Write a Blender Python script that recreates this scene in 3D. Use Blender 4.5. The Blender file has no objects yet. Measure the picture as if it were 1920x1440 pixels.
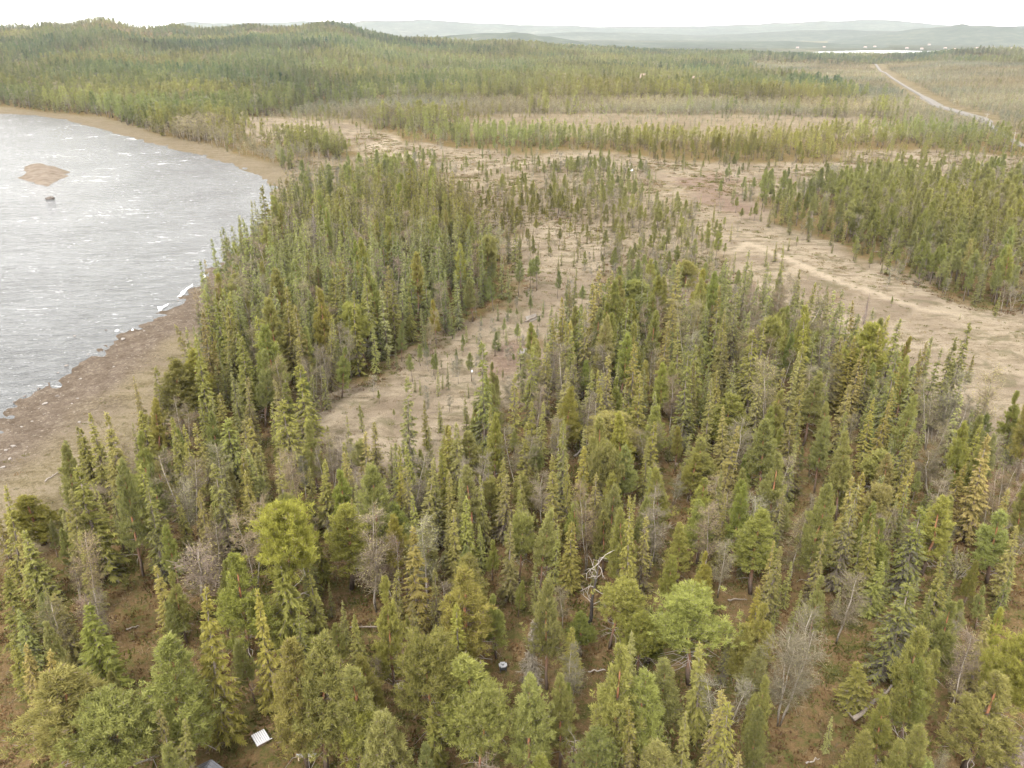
import bpy, math, random
import numpy as np
from mathutils import Matrix, Vector, Euler

rng = np.random.default_rng(7)
random.seed(7)
SC = bpy.context.scene
COL = SC.collection

# ------------------------------------------------------------------ camera, light, exposure
FPX, CAM_H = 1500.0, 50.0                      # focal length in pixels of a 1920 px wide picture
PITCH = math.atan(672.0 / FPX)
sP, cP = math.sin(PITCH), math.cos(PITCH)
cam = bpy.data.cameras.new('camera')
cam.sensor_fit = 'HORIZONTAL'
cam.angle_x = 2 * math.atan(960.0 / FPX)
cam.clip_start, cam.clip_end = 0.5, 40000
camo = bpy.data.objects.new('camera', cam)
camo.location = (0, 0, CAM_H)
camo.rotation_euler = (math.pi / 2 - PITCH, 0, 0)
COL.objects.link(camo)
SC.camera = camo

SUN_EL, SUN_AZ = math.radians(48), math.radians(205)    # azimuth from +Y, clockwise: behind the camera, a little to its left
world = bpy.data.worlds.new('World')
SC.world = world
world.use_nodes = True
nt = world.node_tree
nt.nodes.clear()
skyn = nt.nodes.new('ShaderNodeTexSky')
skyn.sky_type = 'NISHITA'
skyn.sun_disc = False
skyn.sun_elevation = SUN_EL
skyn.sun_rotation = SUN_AZ
hsv = nt.nodes.new('ShaderNodeHueSaturation')
hsv.inputs['Saturation'].default_value = 0.25
veil = nt.nodes.new('ShaderNodeMix')
veil.data_type = 'RGBA'
veil.inputs[0].default_value = 0.8                     # thin even overcast over the blue
veil.inputs[7].default_value = (11.4, 11.1, 10.6, 1)
bg = nt.nodes.new('ShaderNodeBackground')
bg.inputs['Strength'].default_value = 0.11
wo = nt.nodes.new('ShaderNodeOutputWorld')
nt.links.new(skyn.outputs[0], hsv.inputs['Color'])
nt.links.new(hsv.outputs[0], veil.inputs[6])
nt.links.new(veil.outputs[2], bg.inputs['Color'])
nt.links.new(bg.outputs[0], wo.inputs[0])

sun = bpy.data.lights.new('sun', 'SUN')
sun.energy = 1.5
sun.angle = math.radians(14)
sun.color = (1.0, 0.965, 0.91)
suno = bpy.data.objects.new('sun', sun)
sd_ = Vector((math.sin(SUN_AZ) * math.cos(SUN_EL), math.cos(SUN_AZ) * math.cos(SUN_EL), math.sin(SUN_EL)))
suno.rotation_euler = sd_.to_track_quat('Z', 'Y').to_euler()
COL.objects.link(suno)

SC.view_settings.view_transform = 'Standard'
SC.view_settings.look = 'None'
SC.view_settings.exposure = 2.15
SC.view_settings.gamma = 1
SC.view_settings.use_curve_mapping = False
SC.render.engine = 'CYCLES'
cy = SC.cycles
cy.max_bounces = 5
cy.diffuse_bounces = 4
cy.glossy_bounces = 2
cy.transmission_bounces = 2
cy.volume_bounces = 0
cy.transparent_max_bounces = 4
cy.caustics_reflective = cy.caustics_refractive = False
cy.use_denoising = True
cy.denoiser = 'OPENIMAGEDENOISE'
cy.denoising_prefilter = 'ACCURATE'
cy.denoising_input_passes = 'RGB_ALBEDO_NORMAL'
cy.use_adaptive_sampling = True
cy.adaptive_threshold = 0.02

# ------------------------------------------------------------------ geometry helpers
def unproj(px, py, z=0.0):
    """Ground point (x, y) at height z that the photograph shows at pixel (px, py) of 1920 x 1440."""
    a, b = px - 960.0, 720.0 - py
    dx, dy, dz = a, FPX * cP + b * sP, -FPX * sP + b * cP
    t = (z - CAM_H) / dz
    return np.array([dx * t, dy * t])

def proj(x, y, z):
    zz = z - CAM_H
    d = y * cP - zz * sP
    d = np.maximum(d, 1e-3)
    return 960 + FPX * x / d, 720 - FPX * (y * sP + zz * cP) / d

def poly_world(pts, z=0.0):
    return np.array([unproj(px, py, z) for px, py in pts])

def in_poly(x, y, P):
    r = np.zeros(np.shape(x), bool)
    n = len(P)
    for i in range(n):
        x1, y1 = P[i]
        x2, y2 = P[(i + 1) % n]
        if y1 == y2:
            continue
        c = (y1 > y) != (y2 > y)
        r ^= c & (x < (x2 - x1) * (y - y1) / (y2 - y1) + x1)
    return r

def sdist(x, y, P):
    """Distance to the outline of P, negative inside."""
    d = np.full(np.shape(x), 1e9)
    n = len(P)
    for i in range(n):
        a, b = P[i], P[(i + 1) % n]
        ab = b - a
        L = max(ab @ ab, 1e-9)
        t = np.clip(((x - a[0]) * ab[0] + (y - a[1]) * ab[1]) / L, 0, 1)
        d = np.minimum(d, np.hypot(x - a[0] - t * ab[0], y - a[1] - t * ab[1]))
    return np.where(in_poly(x, y, P), -d, d)

def ldist(x, y, P):
    d = np.full(np.shape(x), 1e9)
    for i in range(len(P) - 1):
        a, b = P[i], P[i + 1]
        ab = b - a
        L = max(ab @ ab, 1e-9)
        t = np.clip(((x - a[0]) * ab[0] + (y - a[1]) * ab[1]) / L, 0, 1)
        d = np.minimum(d, np.hypot(x - a[0] - t * ab[0], y - a[1] - t * ab[1]))
    return d

def hash2(i, j, s):
    h = (i.astype(np.int64) * 374761393 + j.astype(np.int64) * 668265263 + s * 974634777) & 0xFFFFFFFF
    h = ((h ^ (h >> 13)) * 1274126177) & 0xFFFFFFFF
    return ((h ^ (h >> 16)) & 0xFFFFFF) / float(0xFFFFFF)

def vnoise(x, y, scale, s=0):
    """Value noise in -1..1 with cells of SCALE metres."""
    u, v = np.asarray(x) / scale, np.asarray(y) / scale
    i, j = np.floor(u), np.floor(v)
    f, g = u - i, v - j
    f, g = f * f * (3 - 2 * f), g * g * (3 - 2 * g)
    a, b = hash2(i, j, s), hash2(i + 1, j, s)
    c, d = hash2(i, j + 1, s), hash2(i + 1, j + 1, s)
    return (a + (b - a) * f + (c - a) * g + (a - b - c + d) * f * g) * 2 - 1

def sstep(a, b, x):
    t = np.clip((x - a) / (b - a), 0, 1)
    return t * t * (3 - 2 * t)

# ------------------------------------------------------------------ land cover, as the photograph shows it (pixels of 1920 x 1440)
RIVER_PX = [(-420, 985), (-150, 850), (0, 772), (22, 745), (48, 728), (100, 695), (132, 672), (165, 652), (185, 635), (220, 612), (265, 598), (300, 573), (345, 545), (385, 510),
            (430, 473), (470, 440), (500, 405), (512, 372), (505, 350), (480, 325), (430, 305), (380, 290), (320, 276), (240, 255), (180, 240), (120, 222), (60, 214), (0, 211), (-300, 205), (-900, 205), (-900, 985)]
BEACH_PX = [(-420, 1330), (-300, 1260), (0, 1062), (70, 1012), (150, 962), (220, 915), (285, 850), (335, 780), (375, 690), (398, 610), (408, 560), (425, 525), (455, 495), (500, 455), (530, 405), (560, 345),
            (500, 305), (440, 288), (380, 272), (300, 255), (255, 240), (230, 232), (200, 222), (0, 203), (-300, 197), (-900, 197), (-900, 1300)]
ISLAND_PX = [(37, 318), (50, 304), (72, 301), (88, 302), (112, 312), (124, 321), (122, 329), (108, 338), (92, 346), (72, 346), (62, 339), (48, 335), (38, 332)]
BOG1_PX = [(590, 800), (610, 770), (650, 740), (720, 722), (765, 690), (830, 655), (872, 610), (960, 580), (1000, 540), (985, 500), (960, 455), (990, 420), (1080, 415), (1140, 445), (1130, 490), (1105, 540),
           (1125, 590), (1080, 625), (1020, 650), (1005, 700), (930, 760), (870, 815), (850, 870), (790, 900), (700, 880), (620, 850)]
MEADOW_PX = [(1230, 318), (1330, 318), (1350, 350), (1395, 405), (1480, 448), (1600, 488), (1700, 535), (1800, 577), (1960, 605), (2300, 690), (2300, 960), (1960, 840), (1850, 815), (1750, 765), (1690, 716), (1610, 670),
             (1530, 616), (1450, 570), (1380, 510), (1330, 440), (1270, 380), (1240, 345)]
SPARSE_PX = [(780, 312), (900, 300), (1000, 290), (1180, 296), (1235, 320), (1275, 380), (1330, 440), (1400, 520), (1385, 575), (1290, 560), (1200, 535), (1130, 510), (1140, 445), (1080, 415), (990, 420), (960, 455), (930, 430), (880, 380)]
CLEAR_PX = [(700, 300), (770, 268), (860, 282), (980, 288), (1100, 286), (1220, 298), (1330, 310), (1480, 312), (1590, 302), (1596, 282), (1700, 284), (1920, 292), (2200, 300), (2200, 318), (1920, 312), (1620, 325), (1600, 350), (1440, 362), (1370, 370), (1320, 345), (1230, 325),
            (1150, 310), (1000, 312), (870, 322), (790, 318)]
STRIP_PX = [(455, 222), (560, 224), (650, 232), (720, 250), (778, 285), (780, 310), (720, 322), (690, 297), (674, 272), (640, 264), (600, 265), (540, 262), (500, 266), (470, 250)]
OPEN_PX = [(860, 222), (1000, 214), (1200, 214), (1560, 219), (1660, 223), (1700, 250), (1560, 258), (1300, 262), (1100, 257), (900, 252)]
OPEN2_PX = [(1560, 192), (1620, 187), (1700, 188), (1712, 196), (1640, 198), (1570, 197)]
BIRCH_PX = [(480, 222), (560, 212), (640, 201), (800, 190), (1300, 191), (1640, 193), (1710, 215), (1640, 222), (1560, 218), (1000, 212), (880, 218), (760, 232), (650, 230), (560, 222)]
SCRUB_PX = [(1400, 106), (1600, 106), (1680, 108), (1960, 126), (2300, 134), (2300, 252), (1960, 251), (1800, 251), (1710, 250), (1665, 223), (1712, 215), (1640, 194), (1600, 176), (1500, 146), (1400, 128)]
BRUSH_PX = [(525, 330), (560, 300), (660, 294), (700, 300), (740, 330), (700, 350), (580, 372), (545, 380)]
SPRUCE2_PX = [(500, 272), (540, 266), (600, 268), (664, 274), (668, 292), (610, 295), (540, 288)]
WHITEBIRCH_PX = [(325, 255), (380, 243), (430, 262), (420, 282), (370, 280), (335, 272)]
BIRCHSHORE_PX = [(255, 241), (330, 250), (450, 262), (540, 287), (580, 300), (540, 320), (470, 308), (400, 280), (300, 258), (250, 244)]
STANDA_PX = [(398, 620), (410, 560), (455, 495), (505, 452), (548, 415), (600, 392), (700, 370), (800, 374), (890, 400), (940, 465), (965, 520), (945, 575), (870, 605), (820, 655), (760, 690), (720, 722), (640, 745), (580, 810), (450, 850), (350, 850), (340, 790), (378, 690)]
STANDR_PX = [(1385, 410), (1372, 376), (1450, 370), (1600, 364), (1640, 348), (1960, 340), (2300, 340), (2300, 690), (1960, 600), (1800, 572), (1700, 530), (1600, 484), (1480, 442)]
SPARSE2_PX = [(1580, 318), (1640, 300), (1960, 302), (2300, 306), (2300, 342), (1960, 340), (1640, 350), (1600, 364)]
BELT_PX = [(655, 246), (700, 240), (780, 244), (900, 252), (1100, 257), (1300, 262), (1560, 258), (1800, 250), (2200, 252), (2200, 292), (1920, 288), (1700, 280), (1600, 280), (1590, 300), (1480, 310), (1330, 308), (1220, 296), (1100, 284), (980, 286), (860, 280), (780, 262), (720, 248)]
FIELD_PX = [(1560, 80), (1640, 72), (1960, 67), (2300, 67), (2300, 79), (1960, 79)]
TRAIL_PX = [(1380, 470), (1402, 455), (1440, 472), (1490, 492), (1560, 525), (1640, 552), (1720, 578), (1800, 590)]
TRAIL2_PX = [(735, 262), (700, 275), (735, 290), (765, 300)]
PATH_PX = [(858, 328), (900, 318), (960, 309), (1000, 304)]
ROAD_PX = [(1636, 108), (1650, 118), (1675, 140), (1702, 160), (1736, 183), (1762, 200), (1800, 211), (1842, 222), (1866, 244), (1892, 260), (1935, 282), (2000, 320)]
POOLMUD_PX = [(915, 668), (950, 640), (995, 630), (1030, 640), (1015, 668), (985, 690), (930, 705)]
BROWN_PX = [(1255, 335), (1340, 322), (1390, 345), (1400, 400), (1350, 385), (1280, 365)]

Wd = {k[:-3]: poly_world(v) for k, v in list(globals().items()) if k.endswith('_PX')}

RIDGE = np.array([(-1500, 66), (-400, 58), (0, 57), (60, 54), (92, 47), (118, 52), (150, 46), (185, 42), (212, 46), (240, 56), (290, 62), (330, 58), (365, 64), (420, 62), (470, 56), (510, 61), (560, 60), (590, 54), (620, 52), (650, 57), (685, 67), (760, 80), (900, 86), (1000, 89), (1100, 96), (1220, 103), (1400, 108), (1480, 113), (1720, 113), (1800, 106), (2000, 104), (3500, 100)], float)

def terrain(x, y):
    x, y = np.asarray(x, float), np.asarray(y, float)
    D = np.hypot(x, y)
    az = np.clip(np.arctan2(x, y), -1.2, 1.2)
    px = 960 + FPX * np.tan(az) / cP
    py = np.interp(px, RIDGE[:, 0], RIDGE[:, 1])
    b = 720 - py
    tz = (-FPX * sP + b * cP) / np.hypot(FPX * cP + b * sP, px - 960)
    zr = CAM_H + 1900 * tz
    behind = sstep(-200, 200, y)
    z = zr * sstep(500, 1900, D) * behind + 9 * vnoise(x, y, 150, 33) * sstep(1100, 1500, D) * (1 - sstep(1900, 2100, D))
    z = np.where(D > 1900, zr + (-30 - zr) * sstep(1900, 2600, D), z)
    z = np.where(D > 1900, z * behind + (-30) * (1 - behind) * sstep(1900, 2600, D), z)
    z = z + 5 * vnoise(x, y, 260, 3) * sstep(700, 1300, D) * (1 - sstep(1500, 1900, D))
    fine = 1 - sstep(500, 900, D)
    z = z + (0.30 * vnoise(x, y, 13, 1) + 0.12 * vnoise(x, y, 3.7, 2)) * fine
    m = D < 1200
    if np.any(m):
        xm, ym = x[m], y[m]
        s = sdist(xm, ym, Wd['RIVER'])
        s = s + (1.6 * vnoise(xm, ym, 7, 5) + 0.7 * vnoise(xm, ym, 2.3, 6)) * np.clip(1.3 - D[m] / 700, 0.4, 1)
        zm = z[m]
        zm = zm * sstep(0, 18, s) - 0.7 * (1 - sstep(0, 16, s)) + 0.1 * vnoise(xm, ym, 1.7, 9) * (1 - sstep(10, 20, s))
        zm = np.where(s < 0, -0.7 + np.maximum(s * 0.1, -2), zm)
        si = sdist(xm, ym, Wd['ISLAND']) + 1.6 * vnoise(xm, ym, 6, 8) + 0.8 * vnoise(xm, ym, 2.6, 18)
        zi = -0.75 + np.clip(-si * 0.16, -3, 1.0) * (1 + 0.35 * vnoise(xm, ym, 9, 14)) + 0.18 * vnoise(xm, ym, 3.5, 4)
        zm = np.where(s < 0, np.maximum(zm, zi), zm)
        z = z.copy()
        z[m] = zm
    return z

def tz1(x, y):
    return float(terrain(np.array([x]), np.array([y]))[0])

# ------------------------------------------------------------------ material helpers
def new_mat(name):
    m = bpy.data.materials.new(name)
    m.use_nodes = True
    m.node_tree.nodes.clear()
    return m, m.node_tree

class NT:
    def __init__(self, t):
        self.t = t
    def n(self, typ, **kw):
        nd = self.t.nodes.new(typ)
        for k, v in kw.items():
            setattr(nd, k, v)
        return nd
    def l(self, a, b):
        self.t.links.new(a, b)
    def mix(self, fac, a, b, mode='MIX'):
        nd = self.n('ShaderNodeMix', data_type='RGBA', blend_type=mode)
        for s, v in ((0, fac), (6, a), (7, b)):
            if isinstance(v, (int, float)):
                nd.inputs[s].default_value = v
            elif isinstance(v, tuple):
                nd.inputs[s].default_value = (*v, 1)
            else:
                self.l(v, nd.inputs[s])
        return nd.outputs[2]
    def math(self, op, a, b=None, clamp=False):
        nd = self.n('ShaderNodeMath', operation=op, use_clamp=clamp)
        for s, v in ((0, a), (1, b)):
            if v is None:
                continue
            if isinstance(v, (int, float)):
                nd.inputs[s].default_value = v
            else:
                self.l(v, nd.inputs[s])
        return nd.outputs[0]
    def attr(self, name, typ='GEOMETRY'):
        return self.n('ShaderNodeAttribute', attribute_name=name, attribute_type=typ)
    def noise(self, scale, detail=3, rough=0.6, vec=None, dist=0.0):
        nd = self.n('ShaderNodeTexNoise')
        nd.inputs['Scale'].default_value = scale
        nd.inputs['Detail'].default_value = detail
        nd.inputs['Roughness'].default_value = rough
        nd.inputs['Distortion'].default_value = dist
        if vec is not None:
            self.l(vec, nd.inputs['Vector'])
        return nd.outputs[0]
    def ramp(self, fac, stops, interp='LINEAR'):
        nd = self.n('ShaderNodeValToRGB')
        r = nd.color_ramp
        r.interpolation = interp
        while len(r.elements) < len(stops):
            r.elements.new(0.5)
        for e, (p, c) in zip(r.elements, stops):
            e.position = p
            e.color = (*c, 1) if len(c) == 3 else c
        self.l(fac, nd.inputs[0])
        return nd.outputs[0]
    def maprange(self, v, a, b, c=0.0, d=1.0):
        nd = self.n('ShaderNodeMapRange')
        self.l(v, nd.inputs[0])
        for i, k in enumerate((a, b, c, d)):
            nd.inputs[i + 1].default_value = k
        return nd.outputs[0]

def g3(v):
    return (v, v, v)

def foliage_mat(name, stops, rnd=0.35, trans=0.5):
    m, t = new_mat(name)
    N = NT(t)
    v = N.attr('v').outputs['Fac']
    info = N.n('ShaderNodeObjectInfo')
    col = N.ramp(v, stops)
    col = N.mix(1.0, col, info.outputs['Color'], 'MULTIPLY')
    sh = N.attr('shade', 'INSTANCER')               # stand-to-stand colour of the massed trees plus painted distance haze; zero elsewhere
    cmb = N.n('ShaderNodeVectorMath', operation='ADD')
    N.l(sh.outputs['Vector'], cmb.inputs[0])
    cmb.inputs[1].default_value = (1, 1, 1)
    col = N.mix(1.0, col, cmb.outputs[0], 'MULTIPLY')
    hs = N.n('ShaderNodeHueSaturation')
    N.l(col, hs.inputs['Color'])
    N.l(N.maprange(info.outputs['Random'], 0, 1, 1 - rnd, 1 + rnd), hs.inputs['Value'])
    wn = N.n('ShaderNodeTexWhiteNoise', noise_dimensions='1D')
    N.l(info.outputs['Random'], wn.inputs['W'])
    N.l(N.maprange(wn.outputs[0], 0, 1, 0.496, 0.505), hs.inputs['Hue'])
    N.l(N.maprange(wn.outputs[0], 0, 1, 0.90, 1.04), hs.inputs['Saturation'])
    d = N.n('ShaderNodeBsdfDiffuse')
    tr = N.n('ShaderNodeBsdfTranslucent')
    mx = N.n('ShaderNodeMixShader')
    mx.inputs[0].default_value = trans
    o = N.n('ShaderNodeOutputMaterial')
    N.l(hs.outputs[0], d.inputs['Color'])
    N.l(hs.outputs[0], tr.inputs['Color'])
    N.l(d.outputs[0], mx.inputs[1])
    N.l(tr.outputs[0], mx.inputs[2])
    N.l(mx.outputs[0], o.inputs[0])
    return m

def simple_mat(name, a, b, scale=3.0, rough=0.85, stretch=(1, 1, 1), bump=0.0, spec=0.2, metallic=0.0):
    m, t = new_mat(name)
    N = NT(t)
    tc = N.n('ShaderNodeTexCoord')
    mp = N.n('ShaderNodeMapping')
    mp.inputs['Scale'].default_value = stretch
    N.l(tc.outputs['Object'], mp.inputs[0])
    nz = N.noise(scale, 4, 0.65, mp.outputs[0])
    col = N.mix(N.maprange(nz, 0.3, 0.7), a, b)
    p = N.n('ShaderNodeBsdfPrincipled')
    N.l(col, p.inputs['Base Color'])
    p.inputs['Roughness'].default_value = rough
    p.inputs['Metallic'].default_value = metallic
    p.inputs['Specular IOR Level'].default_value = spec
    if bump:
        bn = N.n('ShaderNodeBump')
        bn.inputs['Strength'].default_value = bump
        bn.inputs['Distance'].default_value = 0.05
        N.l(nz, bn.inputs['Height'])
        N.l(bn.outputs[0], p.inputs['Normal'])
    o = N.n('ShaderNodeOutputMaterial')
    N.l(p.outputs[0], o.inputs[0])
    return m

def bark_mat(name, low, high, z0, z1, blotch=None):
    m, t = new_mat(name)
    N = NT(t)
    tc = N.n('ShaderNodeTexCoord')
    sp = N.n('ShaderNodeSeparateXYZ')
    N.l(tc.outputs['Object'], sp.inputs[0])
    nz = N.noise(2.2, 4, 0.7, tc.outputs['Object'])
    zz = N.math('ADD', sp.outputs[2], N.math('MULTIPLY', N.math('SUBTRACT', nz, 0.5), 3.0))
    col = N.mix(N.maprange(zz, z0, z1), low, high)
    if blotch:
        mp = N.n('ShaderNodeMapping')
        mp.inputs['Scale'].default_value = (3, 3, 1.4)
        N.l(tc.outputs['Object'], mp.inputs[0])
        bz = N.noise(3.0, 3, 0.7, mp.outputs[0])
        col = N.mix(N.maprange(bz, 0.56, 0.64), col, blotch)
    br = N.mix(1.0, col, N.ramp(N.noise(14, 3, 0.7, tc.outputs['Object']), [(0.25, g3(0.55)), (0.75, g3(1.25))]), 'MULTIPLY')
    d = N.n('ShaderNodeBsdfDiffuse')
    N.l(br, d.inputs['Color'])
    o = N.n('ShaderNodeOutputMaterial')
    N.l(d.outputs[0], o.inputs[0])
    return m

TWIG = (0.125, 0.10, 0.078)
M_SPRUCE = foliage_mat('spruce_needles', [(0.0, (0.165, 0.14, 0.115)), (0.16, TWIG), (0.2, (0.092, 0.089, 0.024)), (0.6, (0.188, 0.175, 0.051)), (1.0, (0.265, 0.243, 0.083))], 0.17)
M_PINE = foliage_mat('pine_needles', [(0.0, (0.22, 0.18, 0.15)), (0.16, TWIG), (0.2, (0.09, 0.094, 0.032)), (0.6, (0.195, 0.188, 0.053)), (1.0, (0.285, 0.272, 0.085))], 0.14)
M_BIRCH = foliage_mat('birch_twigs', [(0.0, (0.11, 0.09, 0.068)), (0.5, (0.18, 0.15, 0.11)), (0.7, (0.24, 0.20, 0.15)), (0.74, (0.19, 0.175, 0.07)), (1.0, (0.27, 0.245, 0.10))], 0.2)
M_DEAD = foliage_mat('dead_twigs', [(0.0, (0.11, 0.088, 0.068)), (1.0, (0.29, 0.24, 0.19))], 0.15)
M_HEATH = foliage_mat('heath', [(0.0, (0.075, 0.043, 0.021)), (0.3, (0.135, 0.08, 0.038)), (0.45, (0.06, 0.062, 0.018)), (0.7, (0.11, 0.105, 0.03)), (0.75, (0.13, 0.10, 0.052)), (1.0, (0.20, 0.155, 0.092))], 0.25)
M_SBARK = bark_mat('spruce_bark', (0.10, 0.08, 0.065), (0.17, 0.14, 0.115), 0, 10)
M_PBARK = bark_mat('pine_bark', (0.10, 0.075, 0.06), (0.26, 0.125, 0.068), 1.5, 5.5)
M_KBARK = bark_mat('birch_bark', (0.17, 0.145, 0.12), (0.285, 0.25, 0.21), 0, 2.5, (0.08, 0.068, 0.056))
M_XBARK = bark_mat('charred_bark', (0.035, 0.03, 0.027), (0.10, 0.085, 0.075), 2, 9)
M_SILVER = simple_mat('silver_wood', (0.13, 0.11, 0.095), (0.25, 0.22, 0.195), 4, 0.8, (6, 6, 0.6))

# ------------------------------------------------------------------ mesh builder
class MB:
    def __init__(self):
        self.v, self.f, self.a, self.m, self.n = [], [], [], [], 0
    def add(self, V, F, val, mi=0):
        V = np.asarray(V, float).reshape(-1, 3)
        F = np.asarray(F, int).reshape(-1, 3)
        self.v.append(V)
        self.f.append(F + self.n)
        self.a.append(np.broadcast_to(np.asarray(val, float), (len(F),)))
        self.m.append(np.full(len(F), mi))
        self.n += len(V)
    def kites(self, P, d, side, val, mi=0, bend=0.42):
        """Leaf-like kites: P base, d length vector, side half-width vector."""
        k = len(P)
        V = np.empty((k, 4, 3))
        V[:, 0] = P
        V[:, 1] = P + d * bend + side
        V[:, 2] = P + d
        V[:, 3] = P + d * bend - side
        i = np.arange(k)[:, None] * 4
        F = np.concatenate([i + [0, 1, 2], i + [0, 2, 3]], 0)
        self.add(V, F, np.concatenate([val, val]) if np.ndim(val) else val, mi)
    def spikes(self, P, d, side, val, mi=0):
        k = len(P)
        V = np.empty((k, 3, 3))
        V[:, 0] = P - side
        V[:, 1] = P + side
        V[:, 2] = P + d
        self.add(V, np.arange(k * 3).reshape(k, 3), val, mi)
    def tube(self, pts, rad, sides=6, val=0.5, mi=0, cap=True):
        pts = np.asarray(pts, float)
        n = len(pts)
        V = []
        for i in range(n):
            t = pts[min(i + 1, n - 1)] - pts[max(i - 1, 0)]
            t = t / (np.linalg.norm(t) + 1e-9)
            u = np.cross(t, [0.3, 0.9, 0.1] if abs(t[2]) > 0.7 else [0, 0, 1])
            u = u / (np.linalg.norm(u) + 1e-9)
            w = np.cross(t, u)
            for k in range(sides):
                a = 2 * math.pi * k / sides
                V.append(pts[i] + rad[i] * (math.cos(a) * u + math.sin(a) * w))
        F = []
        for i in range(n - 1):
            for k in range(sides):
                a, b = i * sides + k, i * sides + (k + 1) % sides
                F += [(a, b, a + sides), (b, b + sides, a + sides)]
        if cap:
            for k in range(1, sides - 1):
                F.append((0, k + 1, k))
                e = (n - 1) * sides
                F.append((e, e + k, e + k + 1))
        self.add(V, F, val, mi)
    def box(self, c, s, R=None, val=0.5, mi=0):
        q = np.array([(x, y, z) for x in (-.5, .5) for y in (-.5, .5) for z in (-.5, .5)]) * np.asarray(s, float)
        if R is not None:
            q = q @ np.asarray(R).T
        q = q + np.asarray(c, float)
        F = [(0, 1, 3), (0, 3, 2), (4, 6, 7), (4, 7, 5), (0, 4, 5), (0, 5, 1), (2, 3, 7), (2, 7, 6), (0, 2, 6), (0, 6, 4), (1, 5, 7), (1, 7, 3)]
        self.add(q, F, val, mi)
    def mesh(self, name, mats, smooth=False):
        V, F = np.concatenate(self.v), np.concatenate(self.f)
        me = bpy.data.meshes.new(name)
        me.vertices.add(len(V))
        me.vertices.foreach_set('co', V.ravel())
        me.loops.add(len(F) * 3)
        me.loops.foreach_set('vertex_index', F.ravel())
        me.polygons.add(len(F))
        me.polygons.foreach_set('loop_start', np.arange(len(F)) * 3)
        me.polygons.foreach_set('material_index', np.concatenate(self.m))
        if smooth:
            me.polygons.foreach_set('use_smooth', np.ones(len(F), bool))
        at = me.attributes.new('v', 'FLOAT', 'FACE')
        at.data.foreach_set('value', np.concatenate(self.a).astype(np.float32))
        for m in mats:
            me.materials.append(m)
        me.update()
        return me

def unit(v):
    return v / (np.linalg.norm(v, axis=-1, keepdims=True) + 1e-9)

def obj(name, me, parent=None, loc=None, col=COL):
    o = bpy.data.objects.new(name, me)
    if loc is not None:
        o.location = loc
    if parent is not None:
        o.parent = parent
    col.objects.link(o)
    return o

def tag(o, label=None, cat=None, group=None, kind=None):
    for k, v in (('label', label), ('category', cat), ('group', group), ('kind', kind)):
        if v:
            o[k] = v
    return o

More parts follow.
